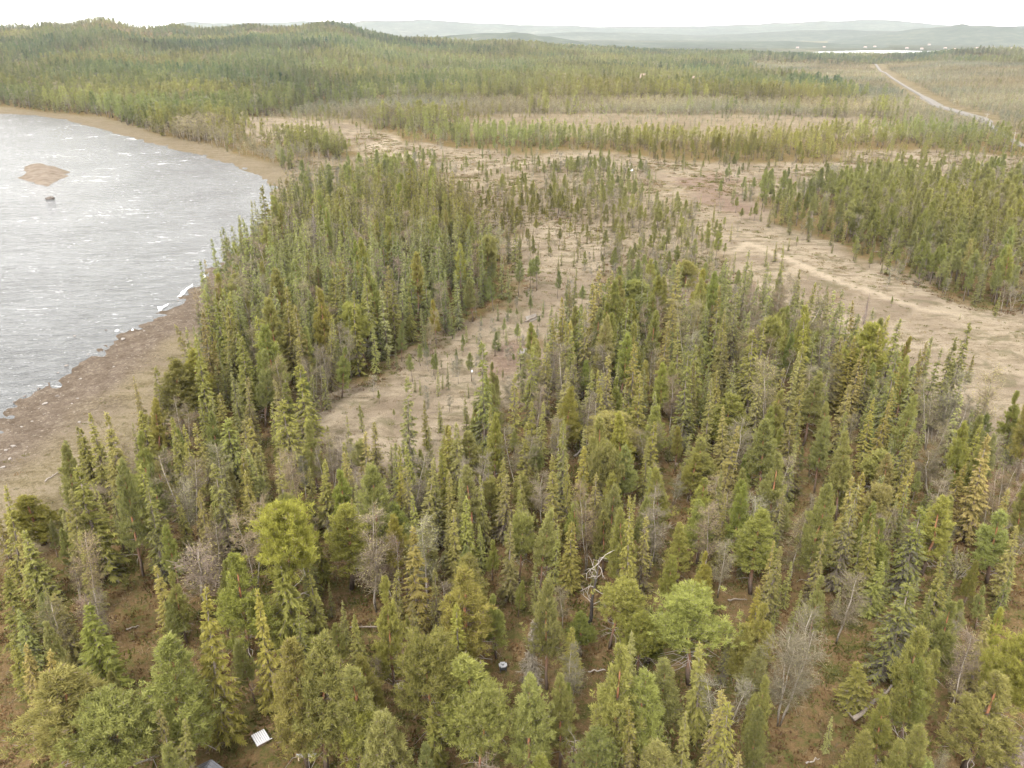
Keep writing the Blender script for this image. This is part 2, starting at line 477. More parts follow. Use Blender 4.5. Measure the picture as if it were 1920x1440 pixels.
# ------------------------------------------------------------------ ground
def build_ground():
    az_in = np.radians(np.linspace(-43, 43, 520))
    az_out = np.radians(np.linspace(43, 317, 60))[1:-1]
    az = np.concatenate([az_in, az_out])
    rr = [6.0]
    while rr[-1] < 13000:
        rr.append(rr[-1] * 1.0125 + 0.12)
    rr = np.array(rr)
    na, nr = len(az), len(rr)
    R, A = np.meshgrid(rr, az, indexing='ij')
    X, Y = (R * np.sin(A)).ravel(), (R * np.cos(A)).ravel()
    Z = terrain(X, Y)
    V = np.stack([X, Y, Z], 1)
    V = np.concatenate([V, [[0, 0, tz1(0.1, 0.1)]]])
    i, j = np.meshgrid(np.arange(nr - 1), np.arange(na), indexing='ij')
    a = (i * na + j).ravel()
    b = (i * na + (j + 1) % na).ravel()
    F = np.concatenate([np.stack([a, a + na, b], 1), np.stack([b, a + na, b + na], 1)])
    k = np.arange(na)
    F = np.concatenate([F, np.stack([np.full(na, len(V) - 1), k, (k + 1) % na], 1)])
    me = bpy.data.meshes.new('ground')
    me.vertices.add(len(V))
    me.vertices.foreach_set('co', V.ravel())
    me.loops.add(len(F) * 3)
    me.loops.foreach_set('vertex_index', F.ravel())
    me.polygons.add(len(F))
    me.polygons.foreach_set('loop_start', np.arange(len(F)) * 3)
    me.polygons.foreach_set('use_smooth', np.ones(len(F), bool))
    X, Y = V[:, 0], V[:, 1]
    D = np.hypot(X, Y)
    near = D < 1500
    def mask(name, w, jit, amp=1.0, grow=4.0):
        m = np.zeros(len(X))
        s = sdist(X[near], Y[near], Wd[name]) + 1.5 * jit * vnoise(X[near], Y[near], 13, 11) + jit * vnoise(X[near], Y[near], 4, 12)
        m[near] = 1 - sstep(-w, w, s - grow)
        return m * amp
    bog = np.maximum.reduce([mask('BOG1', 3, 3, 1, 3), mask('MEADOW', 3, 4, 1, 6), mask('SPARSE', 5, 4, 0.85), mask('CLEAR', 5, 4), mask('STRIP', 4, 3), mask('OPEN', 6, 6, 0.75), mask('OPEN2', 6, 4), mask('BRUSH', 5, 4, 0.7), mask('SPARSE2', 5, 4, 0.9)])
    brown = np.maximum.reduce([mask('BROWN', 6, 6, 1, 0), mask('POOLMUD', 1.5, 2, 1, 0)])
    beach = mask('BEACH', 3, 2, 1, 1)
    sr = np.full(len(X), 300.0)
    sr[near] = sdist(X[near], Y[near], Wd['RIVER'])
    stony = beach * (1 - sstep(10, 17, sr + 3.5 * vnoise(X, Y, 8, 21))) * (1 - 0.75 * sstep(200, 280, D))
    sand = np.maximum(1 - sstep(0.6, 1.6, ldist(X, Y, Wd['TRAIL'])), 1 - sstep(2, 7, ldist(X, Y, Wd['TRAIL2'])))
    sand = np.maximum(sand, 1 - sstep(0.8, 2.2, ldist(X, Y, Wd['PATH'])))
    sc = mask('SCRUB', 25, 10)
    sc = np.maximum(sc, mask('BIRCH', 12, 6))
    field = 1 - sstep(-120, 120, sdist(X, Y, Wd['FIELD'] * 80 / 50) + 150 * vnoise(X, Y, 300, 31))
    for nm, a_ in (('bog', bog), ('brown', brown), ('beach', beach), ('stony', stony), ('sand', sand), ('scrub', sc), ('isle', 1 - sstep(-2, 3, sdist(X, Y, Wd['ISLAND']))), ('field', field), ('far', sstep(1500, 2400, D))):
        at = me.attributes.new(nm, 'FLOAT', 'POINT')
        at.data.foreach_set('value', a_.astype(np.float32))
    m, t = new_mat('ground')
    N = NT(t)
    geo = N.n('ShaderNodeNewGeometry')
    P = geo.outputs['Position']
    n_big, n_mid, n_sm, n_fine = N.noise(0.09, 3, 0.6, P), N.noise(0.45, 4, 0.65, P), N.noise(2.2, 4, 0.7, P), N.noise(9, 3, 0.7, P)
    floor = N.ramp(N.mix(0.5, n_mid, n_sm), [(0.34, (0.06, 0.064, 0.02)), (0.44, (0.10, 0.092, 0.032)), (0.50, (0.135, 0.096, 0.045)), (0.56, (0.155, 0.10, 0.052)), (0.62, (0.19, 0.137, 0.068)), (0.70, (0.27, 0.20, 0.115))])
    mp = N.n('ShaderNodeMapping')
    mp.inputs['Rotation'].default_value = (0, 0, math.radians(28))
    mp.inputs['Scale'].default_value = (0.16, 0.5, 0.3)
    N.l(P, mp.inputs[0])
    streak = N.noise(0.8, 5, 0.7, mp.outputs[0], 0.6)
    bogc = N.ramp(N.mix(0.35, streak, N.mix(0.5, n_sm, n_mid)), [(0.30, (0.068, 0.06, 0.034)), (0.39, (0.118, 0.095, 0.063)), (0.46, (0.198, 0.159, 0.111)), (0.55, (0.268, 0.222, 0.162)), (0.62, (0.185, 0.143, 0.108)), (0.70, (0.135, 0.10, 0.075))])
    bogc = N.mix(N.math('MULTIPLY', N.maprange(N.noise(0.05, 4, 0.65, P, 0.5), 0.48, 0.60), 0.75), bogc, (0.152, 0.118, 0.086))
    bogc = N.mix(N.math('MULTIPLY', N.maprange(N.noise(0.17, 4, 0.7, P, 0.8), 0.54, 0.64), 0.65), bogc, (0.105, 0.093, 0.052))
    brownc = N.ramp(N.mix(0.5, streak, n_sm), [(0.35, (0.10, 0.07, 0.05)), (0.5, (0.17, 0.122, 0.092)), (0.65, (0.26, 0.2, 0.155))])
    stonyc = N.ramp(N.mix(0.5, n_mid, n_sm), [(0.32, (0.066, 0.050, 0.037)), (0.46, (0.108, 0.084, 0.063)), (0.56, (0.148, 0.118, 0.092)), (0.66, (0.21, 0.178, 0.142)), (0.74, (0.115, 0.10, 0.06))])
    vor = N.n('ShaderNodeTexVoronoi', feature='F1')
    vor.inputs['Scale'].default_value = 1.1
    N.l(P, vor.inputs['Vector'])
    pebble = N.math('MULTIPLY', N.math('LESS_THAN', vor.outputs['Distance'], 0.2), N.math('GREATER_THAN', N.noise(0.33, 2, 0.5, P), 0.5))
    stonyc = N.mix(N.math('MULTIPLY', pebble, 0.5), stonyc, (0.3, 0.265, 0.23))
    beachc = N.ramp(N.mix(0.5, streak, n_sm), [(0.34, (0.09, 0.072, 0.042)), (0.46, (0.145, 0.118, 0.07)), (0.54, (0.20, 0.165, 0.112)), (0.66, (0.18, 0.137, 0.105))])
    scrubc = N.ramp(n_big, [(0.35, (0.12, 0.10, 0.055)), (0.6, (0.18, 0.145, 0.09))])
    mp2 = N.n('ShaderNodeMapping')
    mp2.inputs['Scale'].default_value = (1, 0.3, 1)
    N.l(P, mp2.inputs[0])
    farc = N.ramp(N.mix(0.5, N.noise(0.0035, 5, 0.7, mp2.outputs[0]), N.noise(0.03, 3, 0.7, P)), [(0.38, (0.03, 0.036, 0.022)), (0.5, (0.055, 0.06, 0.036)), (0.58, (0.09, 0.09, 0.055)), (0.66, (0.22, 0.20, 0.14))])
    at = {k: N.attr(k).outputs['Fac'] for k in ('bog', 'brown', 'beach', 'stony', 'sand', 'scrub', 'field', 'far', 'isle')}
    c = N.mix(at['scrub'], floor, scrubc)
    c = N.mix(at['bog'], c, bogc)
    c = N.mix(at['brown'], c, brownc)
    c = N.mix(at['beach'], c, beachc)
    c = N.mix(at['stony'], c, stonyc)
    c = N.mix(at['isle'], c, N.ramp(N.mix(0.5, streak, n_mid), [(0.35, (0.12, 0.095, 0.072)), (0.5, (0.20, 0.163, 0.13)), (0.62, (0.24, 0.205, 0.168)), (0.7, (0.12, 0.105, 0.055))]))
    c = N.mix(N.math('MULTIPLY', at['sand'], 0.7), c, (0.33, 0.275, 0.205))
    c = N.mix(at['far'], c, farc)
    c = N.mix(at['field'], c, (0.26, 0.225, 0.13))
    c = N.mix(0.9, c, N.ramp(n_fine, [(0.25, g3(0.25)), (0.75, g3(0.78))]), 'MULTIPLY')
    bmp = N.n('ShaderNodeBump')
    bmp.inputs['Strength'].default_value = 0.7
    bmp.inputs['Distance'].default_value = 0.28
    N.l(N.mix(0.5, n_sm, n_fine), bmp.inputs['Height'])
    d = N.n('ShaderNodeBsdfDiffuse')
    N.l(c, d.inputs['Color'])
    N.l(bmp.outputs[0], d.inputs['Normal'])
    o = N.n('ShaderNodeOutputMaterial')
    N.l(d.outputs[0], o.inputs[0])
    me.materials.append(m)
    me.update()
    tag(obj('ground', me), 'bog, heath and forest floor of the river valley', kind='structure')

build_ground()

# ------------------------------------------------------------------ river and lake
def build_water():
    m, t = new_mat('river_water')
    N = NT(t)
    geo = N.n('ShaderNodeNewGeometry')
    mp = N.n('ShaderNodeMapping')
    mp.inputs['Rotation'].default_value = (0, 0, math.radians(-14))
    mp.inputs['Scale'].default_value = (0.42, 1.0, 1.0)
    N.l(geo.outputs['Position'], mp.inputs[0])
    P = mp.outputs[0]
    w1, w2 = N.noise(0.55, 4, 0.62, P, 0.4), N.noise(1.9, 3, 0.6, P, 0.3)
    h = N.math('ADD', N.math('MULTIPLY', w1, 0.75), N.math('MULTIPLY', w2, 0.25))
    bmp = N.n('ShaderNodeBump')
    bmp.inputs['Strength'].default_value = 1.0
    bmp.inputs['Distance'].default_value = 1.3
    N.l(h, bmp.inputs['Height'])
    patch = N.noise(0.035, 3, 0.6, geo.outputs['Position'])
    fo = N.math('MULTIPLY', N.noise(0.30, 5, 0.72, P, 0.8), N.maprange(patch, 0.35, 0.7, 0.86, 1.14))
    foam = N.maprange(fo, 0.645, 0.74)
    crest = N.math('MULTIPLY', N.maprange(N.noise(1.1, 3, 0.7, P, 0.5), 0.64, 0.72), 0.45)
    foam = N.math('MAXIMUM', foam, crest)
    col = N.mix(foam, N.ramp(N.mix(0.5, w1, patch), [(0.36, (0.018, 0.019, 0.02)), (0.62, (0.062, 0.064, 0.066))]), (0.3, 0.3, 0.3))
    p = N.n('ShaderNodeBsdfPrincipled')
    N.l(col, p.inputs['Base Color'])
    N.l(N.maprange(foam, 0, 1, 0.14, 0.9), p.inputs['Roughness'])
    p.inputs['IOR'].default_value = 1.333
    p.inputs['Specular IOR Level'].default_value = 0.36
    N.l(bmp.outputs[0], p.inputs['Normal'])
    o = N.n('ShaderNodeOutputMaterial')
    N.l(p.outputs[0], o.inputs[0])
    P_ = Wd['RIVER']
    lo, hi = P_.min(0) - 25, P_.max(0) + 25
    hi[1] = min(hi[1], 640)
    nx, ny = 40, 40
    xs, ys = np.linspace(max(lo[0], -620), hi[0], nx), np.linspace(lo[1], hi[1], ny)
    V = [(x, y, -0.7) for y in ys for x in xs]
    F = [(j * nx + i, j * nx + i + 1, (j + 1) * nx + i + 1, (j + 1) * nx + i) for j in range(ny - 1) for i in range(nx - 1)]
    me = bpy.data.meshes.new('river')
    me.from_pydata(V, [], F)
    me.materials.append(m)
    tag(obj('river', me), 'wide wind-ruffled grey river with white foam streaks', kind='structure')
    L = poly_world([(1440, 103), (1500, 100), (1540, 96.5), (1640, 94.5), (1780, 96), (1730, 99), (1640, 101), (1560, 104)], -29.4)
    me = bpy.data.meshes.new('lake')
    me.from_pydata([(x, y, -29.4) for x, y in L], [], [list(range(len(L)))])
    me.materials.append(m)
    tag(obj('lake', me), 'bright strip of lake far beyond the forest', kind='structure')

build_water()

# ------------------------------------------------------------------ far hills
M_HILL = None
def build_hill(profile, dist, width, base=-32.0):
    global M_HILL
    if M_HILL is None:
        M_HILL, t = new_mat('far_forest_hill')
        N = NT(t)
        geo = N.n('ShaderNodeNewGeometry')
        c = N.ramp(N.mix(0.5, N.noise(0.0022, 5, 0.7, geo.outputs['Position']), N.noise(0.02, 3, 0.7, geo.outputs['Position'])),
                   [(0.36, (0.022, 0.028, 0.022)), (0.5, (0.036, 0.043, 0.033)), (0.6, (0.055, 0.06, 0.045)), (0.68, (0.12, 0.115, 0.09))])
        d = N.n('ShaderNodeBsdfDiffuse')
        N.l(c, d.inputs['Color'])
        o = N.n('ShaderNodeOutputMaterial')
        N.l(d.outputs[0], o.inputs[0])
    pr = np.array(profile, float)
    xs = np.linspace(pr[0, 0], pr[-1, 0], 150)
    py = np.interp(xs, pr[:, 0], pr[:, 1])
    py = np.convolve(np.pad(py, 4, mode='edge'), np.ones(9) / 9, 'valid')
    b = 720 - py
    hx, hy, hz = xs - 960, FPX * cP + b * sP, -FPX * sP + b * cP
    hh = np.hypot(hx, hy)
    zc = CAM_H + dist * hz / hh
    zc = zc + (zc - base) * 0.05 * vnoise(xs, xs * 0 + dist, 22, 3)
    edge = np.minimum(1, np.minimum(np.arange(150), 149 - np.arange(150)) / 10.0)
    zc = base + (zc - base) * sstep(0, 1, edge)
    ks = np.linspace(-1, 1, 17)
    V, F = [], []
    for k in ks:
        g = (1 - k * k) ** 1.5
        for i in range(150):
            d = dist + k * width
            z = base + (zc[i] - base) * g * (1 + (0 if abs(k) < 0.05 else 0.10 * float(vnoise(np.array([xs[i]]), np.array([k * 300.0]), 40, 5)[0])))
            V.append((hx[i] / hh[i] * d, hy[i] / hh[i] * d, z))
    for j in range(16):
        for i in range(149):
            F.append((j * 150 + i, j * 150 + i + 1, (j + 1) * 150 + i + 1, (j + 1) * 150 + i))
    me = bpy.data.meshes.new('hill')
    me.from_pydata(V, [], F)
    me.polygons.foreach_set('use_smooth', np.ones(len(F), bool))
    me.materials.append(M_HILL)
    return tag(obj('hill', me), kind='structure')

build_hill([(640, 92), (700, 85), (780, 73), (860, 65), (960, 61), (1010, 66), (1060, 75), (1150, 88), (1260, 100)], 3300, 550)
build_hill([(1000, 86), (1100, 80), (1250, 80), (1400, 78), (1500, 78), (1600, 84), (1700, 88)], 4000, 550)
build_hill([(1540, 75), (1640, 66), (1700, 58), (1760, 51), (1830, 46), (1900, 50), (2000, 58), (2150, 66), (2300, 72)], 5000, 700)
build_hill([(820, 74), (960, 66), (1080, 60), (1200, 62), (1300, 66), (1400, 63), (1480, 58), (1580, 55), (1680, 60), (1800, 66), (1950, 68)], 5900, 700)
build_hill([(200, 54), (260, 47), (330, 38), (370, 41), (430, 46), (500, 43), (560, 36), (620, 45), (700, 38), (760, 37), (860, 40), (960, 46), (1100, 50), (1250, 50), (1400, 46), (1520, 42), (1600, 35), (1680, 38), (1740, 46), (1850, 50), (2000, 48), (2200, 44), (2500, 52)], 7800, 1000)

# ------------------------------------------------------------------ trees
def rv(r, n):
    return unit(r.normal(size=(n, 3)))

def trunk_tube(mb, h, r0, r, mi=0, sides=6, n=6, wob=0.06, top=1.0, val=0.5):
    z = np.linspace(0, h * top, n)
    off = np.cumsum(r.normal(0, wob, (n, 2)), 0)
    off[0] = 0
    pts = np.column_stack([off, z])
    pts[0, 2] = -0.4
    mb.tube(pts, r0 * (1 - 0.88 * (z / h)), sides, val, mi)
    return lambda t: np.column_stack([np.interp(t, z, off[:, 0]), np.interp(t, z, off[:, 1]), t])

def make_spruce(seed, h=13.0, R=1.35, q=1.0, lichen=0.12, droop=0.55, dead=False, taper=0.85, topgap=0.0):
    """q: share of the full number of twigs; fewer twigs are made larger. Returns trunk and crown builders."""
    r = np.random.default_rng(seed)
    tb, cb = MB(), MB()
    ax = trunk_tube(tb, h, 0.15, r, sides=6 if q > 0.3 else 4)
    big = q ** -0.42
    nb = int(270 * max(q, 0.2) ** 0.8)
    t = np.sort(r.uniform(0.05, 0.985, nb))
    azi = r.uniform(0, 2 * math.pi, nb)
    lob = 1 + 0.22 * np.sin(azi * 2 + t * 7 + r.uniform(0, 6)) * np.sin(t * 13 + r.uniform(0, 6))
    L = (R * (1 - t) ** taper * r.uniform(0.6, 1.15, nb) * lob + 0.14 * (1 - t) + 0.03)
    L *= np.where(t < 0.16, 0.55 + 2.8 * t, 1)
    if topgap:
        L *= np.where((t > 0.55) & (t < 0.86), 1 - topgap * r.uniform(0.2, 1, nb), 1)
    k = np.maximum(3, (28 * max(q, 0.12) ** 0.55 * L / 1.0 + 3).astype(int))
    bi = np.repeat(np.arange(nb), k)
    n = len(bi)
    s = r.uniform(0.12, 1.0, n) ** 0.8
    Lb, ab, tb_ = L[bi], azi[bi], t[bi]
    dr = np.where(tb_ > 0.86, -0.5, droop * (1 - 0.35 * tb_)) * r.uniform(0.7, 1.3, nb)[bi]
    rad = np.column_stack([np.cos(ab), np.sin(ab), np.zeros(n)])
    tan = np.column_stack([-np.sin(ab), np.cos(ab), np.zeros(n)])
    base = ax(tb_ * h)
    P = base + rad * (Lb * s)[:, None]
    P[:, 2] += -dr * Lb * s + 0.3 * Lb * s * s
    fan = r.choice([-1, 1], n) * r.uniform(0.1, 1.1, n)
    d = rad * np.cos(fan)[:, None] + tan * np.sin(fan)[:, None]
    d[:, 2] += -0.32 - 0.5 * dr + r.normal(0, 0.25, n)
    d = unit(d) * (r.uniform(0.24, 0.5, n) * (0.65 + 0.35 * np.minimum(1, Lb)) * big)[:, None]
    up = rv(r, n) * 0.7 + np.array([0, 0, 1.0])
    side = unit(np.cross(d, up)) * (r.uniform(0.032, 0.062, n) * big)[:, None]
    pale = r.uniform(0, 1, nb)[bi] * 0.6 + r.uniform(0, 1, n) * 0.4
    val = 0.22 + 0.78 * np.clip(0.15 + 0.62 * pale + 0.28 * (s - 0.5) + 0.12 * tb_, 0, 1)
    grey = r.uniform(0, 1, n) < lichen * (1.5 - 1.3 * tb_) * (1.35 - s)
    val = np.where(grey, r.uniform(0, 0.15, n), val)
    if dead:
        keep = r.uniform(0, 1, n) < 0.6
        P, d, side, val = P[keep], d[keep] * 1.1, side[keep] * 0.55, r.uniform(0, 1, keep.sum())
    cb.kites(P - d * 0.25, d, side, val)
    if not dead:                                  # leader shoots
        nl = max(4, int(14 * q))
        zt = r.uniform(0.90, 0.99, nl) * h
        dd = rv(r, nl) * 0.35 + np.array([0, 0, 1.0])
        dd = unit(dd) * 0.5
        cb.kites(ax(zt), dd, unit(np.cross(dd, rv(r, nl))) * 0.06 * big, r.uniform(0.6, 1, nl))
    if q > 0.5:                                   # bare lower twigs
        for i in range(16):
            z0 = r.uniform(0.03, 0.5) * h
            a = r.uniform(0, 6.28)
            ln = r.uniform(0.4, 1.1) * R
            p0 = ax(np.array([z0]))[0]
            tb.tube([p0, p0 + [math.cos(a) * ln * .5, math.sin(a) * ln * .5, -.1 * ln], p0 + [math.cos(a) * ln, math.sin(a) * ln, -.45 * ln]], [.022, .016, .008], 3, 0.5, 0, False)
    return tb, cb

def make_pine(seed, h=11.0, R=1.7, q=1.0, base=0.35, flat=1.0, bare=0.5, gaps=0.0):
    r = np.random.default_rng(seed)
    tb, cb = MB(), MB()
    ax = trunk_tube(tb, h, 0.17, r, sides=7 if q > 0.3 else 4, wob=0.10, n=7, top=0.97)
    big = q ** -0.40
    nb = int(92 * max(q, 0.25) ** 0.7)
    t = np.sort(r.uniform(base, 0.98, nb))
    u = (t - base) / (1 - base)
    azi = r.uniform(0, 6.283, nb)
    lob = 1 + 0.3 * np.sin(azi * 2 + r.uniform(0, 6)) * np.cos(t * 11 + r.uniform(0, 6))
    L = R * np.where(flat < 1.5, np.clip(1 - u, 0, 1) ** (0.74 + 0.2 * (1.2 - flat)), np.clip(1 - u ** (1.3 * flat + 0.5), 0, 1) ** 0.75) * r.uniform(0.65, 1.12, nb) * lob * np.where(u < 0.15, 0.7 + 2 * u, 1) + 0.2
    if gaps:
        g = r.uniform(0, 1, nb) < gaps * (1 - u)
        L = np.where(g, L * 0.3, L)
    el = 0.2 + 0.7 * u + r.normal(0, 0.14, nb)
    rad = np.column_stack([np.cos(azi) * np.cos(el), np.sin(azi) * np.cos(el), np.sin(el)])
    tan = np.column_stack([-np.sin(azi), np.cos(azi), 0 * azi])
    start = ax(t * h)
    if q > 0.25:
        for i in range(nb):
            if L[i] > 0.45:
                e = start[i] + rad[i] * L[i] * 0.9
                mid = start[i] + rad[i] * L[i] * 0.5 + [0, 0, -0.06 * L[i]]
                cb.tube([start[i], mid, e], [0.03 + .010 * L[i], 0.02, 0.008], 3, 0.08, 0, False)
    k = np.maximum(2, (8 * q ** 0.5 * L + 2).astype(int))
    bi = np.repeat(np.arange(nb), k)
    n = len(bi)
    s = r.uniform(0.35, 1.05, n)
    lat = r.normal(0, 0.3, n) * L[bi] * (0.5 + 0.5 * s)
    T = start[bi] + rad[bi] * (L[bi] * s)[:, None] + tan[bi] * lat[:, None]
    T[:, 2] += r.normal(0.06, 0.16, n)
    m = max(5, int(28 * q ** 0.55))
    ti = np.repeat(np.arange(n), m)
    N_ = len(ti)
    out = unit(rad[bi] * 0.8 + np.array([0, 0, 0.95]) + r.normal(0, 0.25, (n, 3)))
    d = unit(out[ti] * 1.15 + rv(r, N_)) * (r.uniform(0.18, 0.33, N_) * big)[:, None]
    P = T[ti] + rv(r, N_) * (0.10 * big) + out[ti] * (r.uniform(-.15, .12, N_) * big)[:, None]
    side = unit(np.cross(d, rv(r, N_))) * (r.uniform(0.014, 0.027, N_) * big)[:, None]
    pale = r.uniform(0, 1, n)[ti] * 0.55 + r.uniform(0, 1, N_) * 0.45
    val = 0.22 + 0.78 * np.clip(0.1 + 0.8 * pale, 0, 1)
    val = np.where(r.uniform(0, 1, N_) < 0.05, 0.1, val)
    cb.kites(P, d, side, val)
    if bare and q > 0.25:                         # dead branches under the crown
        for i in range(int(16 * bare)):
            z0 = r.uniform(base * 0.45, base + 0.12) * h
            a = r.uniform(0, 6.28)
            ln = r.uniform(0.5, 1.15) * R * 0.8
            p0 = ax(np.array([z0]))[0]
            p1 = p0 + [math.cos(a) * ln * .55, math.sin(a) * ln * .55, r.uniform(-.1, .2) * ln]
            a2 = a + r.normal(0, .4)
            p2 = p1 + [math.cos(a2) * ln * .5, math.sin(a2) * ln * .5, r.uniform(-.4, .1) * ln]
            tb.tube([p0, p1, p2], [.035, .024, .01], 3, 0.5, 1, False)
    return tb, cb

def make_birch(seed, h=8.0, R=1.3, q=1.0, stems=1, bud=0.3, lean=0.06):
    r = np.random.default_rng(seed)
    tb, cb = MB(), MB()
    big = q ** -0.4
    for st in range(stems):
        a0 = r.uniform(0, 6.28)
        off = 0.12 * (stems > 1)
        sl = lean + (0.10 if stems > 1 else 0)
        n = 7
        z = np.linspace(0, 1, n)
        hh = h * (1 if st == 0 else r.uniform(0.75, 1))
        c = r.normal(0, 0.12, (n, 2)).cumsum(0) * 0.6
        c[0] = 0
        pts = np.column_stack([off * math.cos(a0) + math.cos(a0) * sl * z * hh + c[:, 0], off * math.sin(a0) + math.sin(a0) * sl * z * hh + c[:, 1], z * hh])
        pts[0, 2] = -0.4
        tb.tube(pts, (0.07 if stems == 1 else 0.055) * (1 - 0.85 * z), 5 if q > .3 else 3, 0.5, 0)
        nb = int((34 if stems == 1 else 20) * max(q, 0.3) ** 0.6)
        t = r.uniform(0.28, 0.97, nb)
        az = r.uniform(0, 6.28, nb)
        u = (t - 0.25) / 0.75
        L = R * np.sqrt(np.clip(1 - (1.6 * u - 0.62) ** 2, 0.08, 1)) * r.uniform(0.6, 1.1, nb)
        el = r.uniform(0.45, 0.95, nb)
        rad = np.column_stack([np.cos(az) * np.cos(el), np.sin(az) * np.cos(el), np.sin(el)])
        s0 = np.column_stack([np.interp(t, z, pts[:, i]) for i in range(3)])
        if q > 0.3:
            for i in range(nb):
                cb.tube([s0[i], s0[i] + rad[i] * L[i] * .6 + [0, 0, -.04], s0[i] + rad[i] * L[i] * 1.1 + [0, 0, -.12 * L[i]]], [.018, .012, .005], 3, 0.4, 0, False)
        k = max(6, int(30 * q ** 0.55))
        bi = np.repeat(np.arange(nb), k)
        N_ = len(bi)
        s = r.uniform(0.2, 1.1, N_)
        P = s0[bi] + rad[bi] * (L[bi] * s)[:, None] + r.normal(0, 0.10, (N_, 3))
        d = unit(rad[bi] * 0.8 + rv(r, N_) * 0.9) * (r.uniform(0.35, 0.8, N_) * (0.5 + 0.4 * R))[:, None]
        side = unit(np.cross(d, rv(r, N_))) * (r.uniform(0.010, 0.021, N_) * big ** 1.7)[:, None]
        cb.spikes(P, d, side, r.uniform(0.0, 0.7, N_))
        kb = int(N_ * bud * 1.2)
        if kb:
            bj = r.integers(0, N_, kb)
            Pb = P[bj] + d[bj] * r.uniform(0.3, 1, (kb, 1))
            db = rv(r, kb) * 0.12 * big
            cb.kites(Pb, db, unit(np.cross(db, rv(r, kb))) * 0.035 * big, r.uniform(0.75, 1, kb))
    return tb, cb

def make_snag(seed, h=7.0, nbr=16, R=1.6):
    """Dead trunk with bare silver limbs."""
    r = np.random.default_rng(seed)
    tb, cb = MB(), MB()
    ax = trunk_tube(tb, h, 0.2, r, sides=7, wob=0.12, n=6, top=0.97)
    for i in range(nbr):
        z0 = r.uniform(0.3, 0.97) * h
        a = r.uniform(0, 6.28)
        ln = R * r.uniform(0.45, 1.1)
        p = ax(np.array([z0]))[0]
        pts, rad = [p], [0.045]
        e = r.uniform(-0.1, 0.5)
        for k in range(4):
            a += r.normal(0, 0.35)
            e += r.normal(0.05, 0.3)
            p = p + np.array([math.cos(a) * math.cos(e), math.sin(a) * math.cos(e), math.sin(e)]) * ln / 4
            pts.append(p)
            rad.append(0.045 * (1 - (k + 1) / 4.6))
            if k in (1, 2):
                a3, e3 = a + r.choice([-1, 1]) * 0.9, e + r.normal(0, .3)
                cb.tube([p, p + np.array([math.cos(a3) * math.cos(e3), math.sin(a3) * math.cos(e3), math.sin(e3)]) * ln * .35], [.03, .008], 3, 0.6, 0, False)
        cb.tube(pts, rad, 4, 0.6, 0, False)
    return tb, cb

def make_willow(seed, h=3.0, R=1.2, q=1.0):
    r = np.random.default_rng(seed)
    tb, cb = MB(), MB()
    for i in range(9):
        a, e = r.uniform(0, 6.28), r.uniform(0.6, 1.35)
        d = np.array([math.cos(a) * math.cos(e), math.sin(a) * math.cos(e), math.sin(e)])
        tb.tube([(0, 0, -.2), d * h * .5 + [0, 0, .1], d * h * .95], [.04, .025, .008], 3, .5, 0, False)
    n = int(420 * q)
    a, e, rr = r.uniform(0, 6.28, n), r.uniform(0.35, 1.5, n), r.uniform(0.4, 1, n)
    P = np.column_stack([np.cos(a) * np.cos(e) * R, np.sin(a) * np.cos(e) * R, np.sin(e) * h * 0.95]) * rr[:, None]
    d = unit(rv(r, n) + np.array([0, 0, .5])) * r.uniform(.12, .4, n)[:, None]
    cb.kites(P, d, unit(np.cross(d, rv(r, n))) * 0.035 * q ** -.4, r.uniform(0.3, 1, n))
    return tb, cb

PROTO = {}
def proto(key, maker, nom_h, nom_r, bark, crown, names):
    tb, cb = maker
    tm = tb.mesh(names[0], bark)
    cm = cb.mesh(names[1], crown)
    PROTO.setdefault(key, []).append((tm, cm, nom_h, nom_r))

NQ, MQ, FQ = 1.0, 0.5, 0.09
for i in range(6):
    proto('S', make_spruce(10 + i, 13, 1.4 - 0.06 * i, NQ, 0.10 + 0.03 * i, 0.45 + 0.06 * i, taper=0.8 + 0.08 * (i % 4)), 13, 1.4 - 0.06 * i, [M_SBARK], [M_SPRUCE], ('spruce_trunk', 'spruce_crown'))
    proto('S1', make_spruce(110 + i, 13, 1.3, MQ, 0.10 + 0.05 * i, 0.5, taper=0.8 + 0.08 * (i % 4)), 13, 1.3, [M_SBARK], [M_SPRUCE], ('spruce_trunk', 'spruce_crown'))
    proto('P', make_pine(30 + i, 11, 1.7, NQ, (0.2, 0.3, 0.26, 0.36, 0.22, 0.3)[i], (0.7, 1, 0.8, 1.2, 0.6, 0.9)[i], 0.5), 11, 1.7, [M_PBARK, M_SILVER], [M_PINE], ('pine_trunk', 'pine_crown'))
    proto('P1', make_pine(130 + i, 11, 1.6, MQ, 0.3 + 0.03 * i, 0.8 + 0.1 * (i % 3), 0.4), 11, 1.6, [M_PBARK, M_SILVER], [M_PINE], ('pine_trunk', 'pine_crown'))
for i in range(4):
    proto('L', make_spruce(50 + i, 13, 1.5, 0.85, 0.48 + 0.08 * i, 0.7, taper=0.65, topgap=0.3 * (i % 2)), 13, 1.5, [M_SBARK], [M_SPRUCE], ('spruce_trunk', 'spruce_crown'))
    proto('B', make_pine(60 + i, 10, 2.1, NQ, (0.48, 0.52, 0.42, 0.55)[i], 1.8, 1.3, 0.25), 10, 2.1, [M_PBARK, M_SILVER], [M_PINE], ('pine_trunk', 'pine_crown'))
    proto('K', make_birch(70 + i, 8, 1.25, 1.3, 1 + (i % 2), 0.10 + 0.2 * (i > 1)), 8, 1.25, [M_KBARK], [M_BIRCH], ('birch_trunk', 'birch_crown'))
    proto('K1', make_birch(170 + i, 8, 1.3, MQ, 1 + (i % 2), 0.25), 8, 1.3, [M_KBARK], [M_BIRCH], ('birch_trunk', 'birch_crown'))
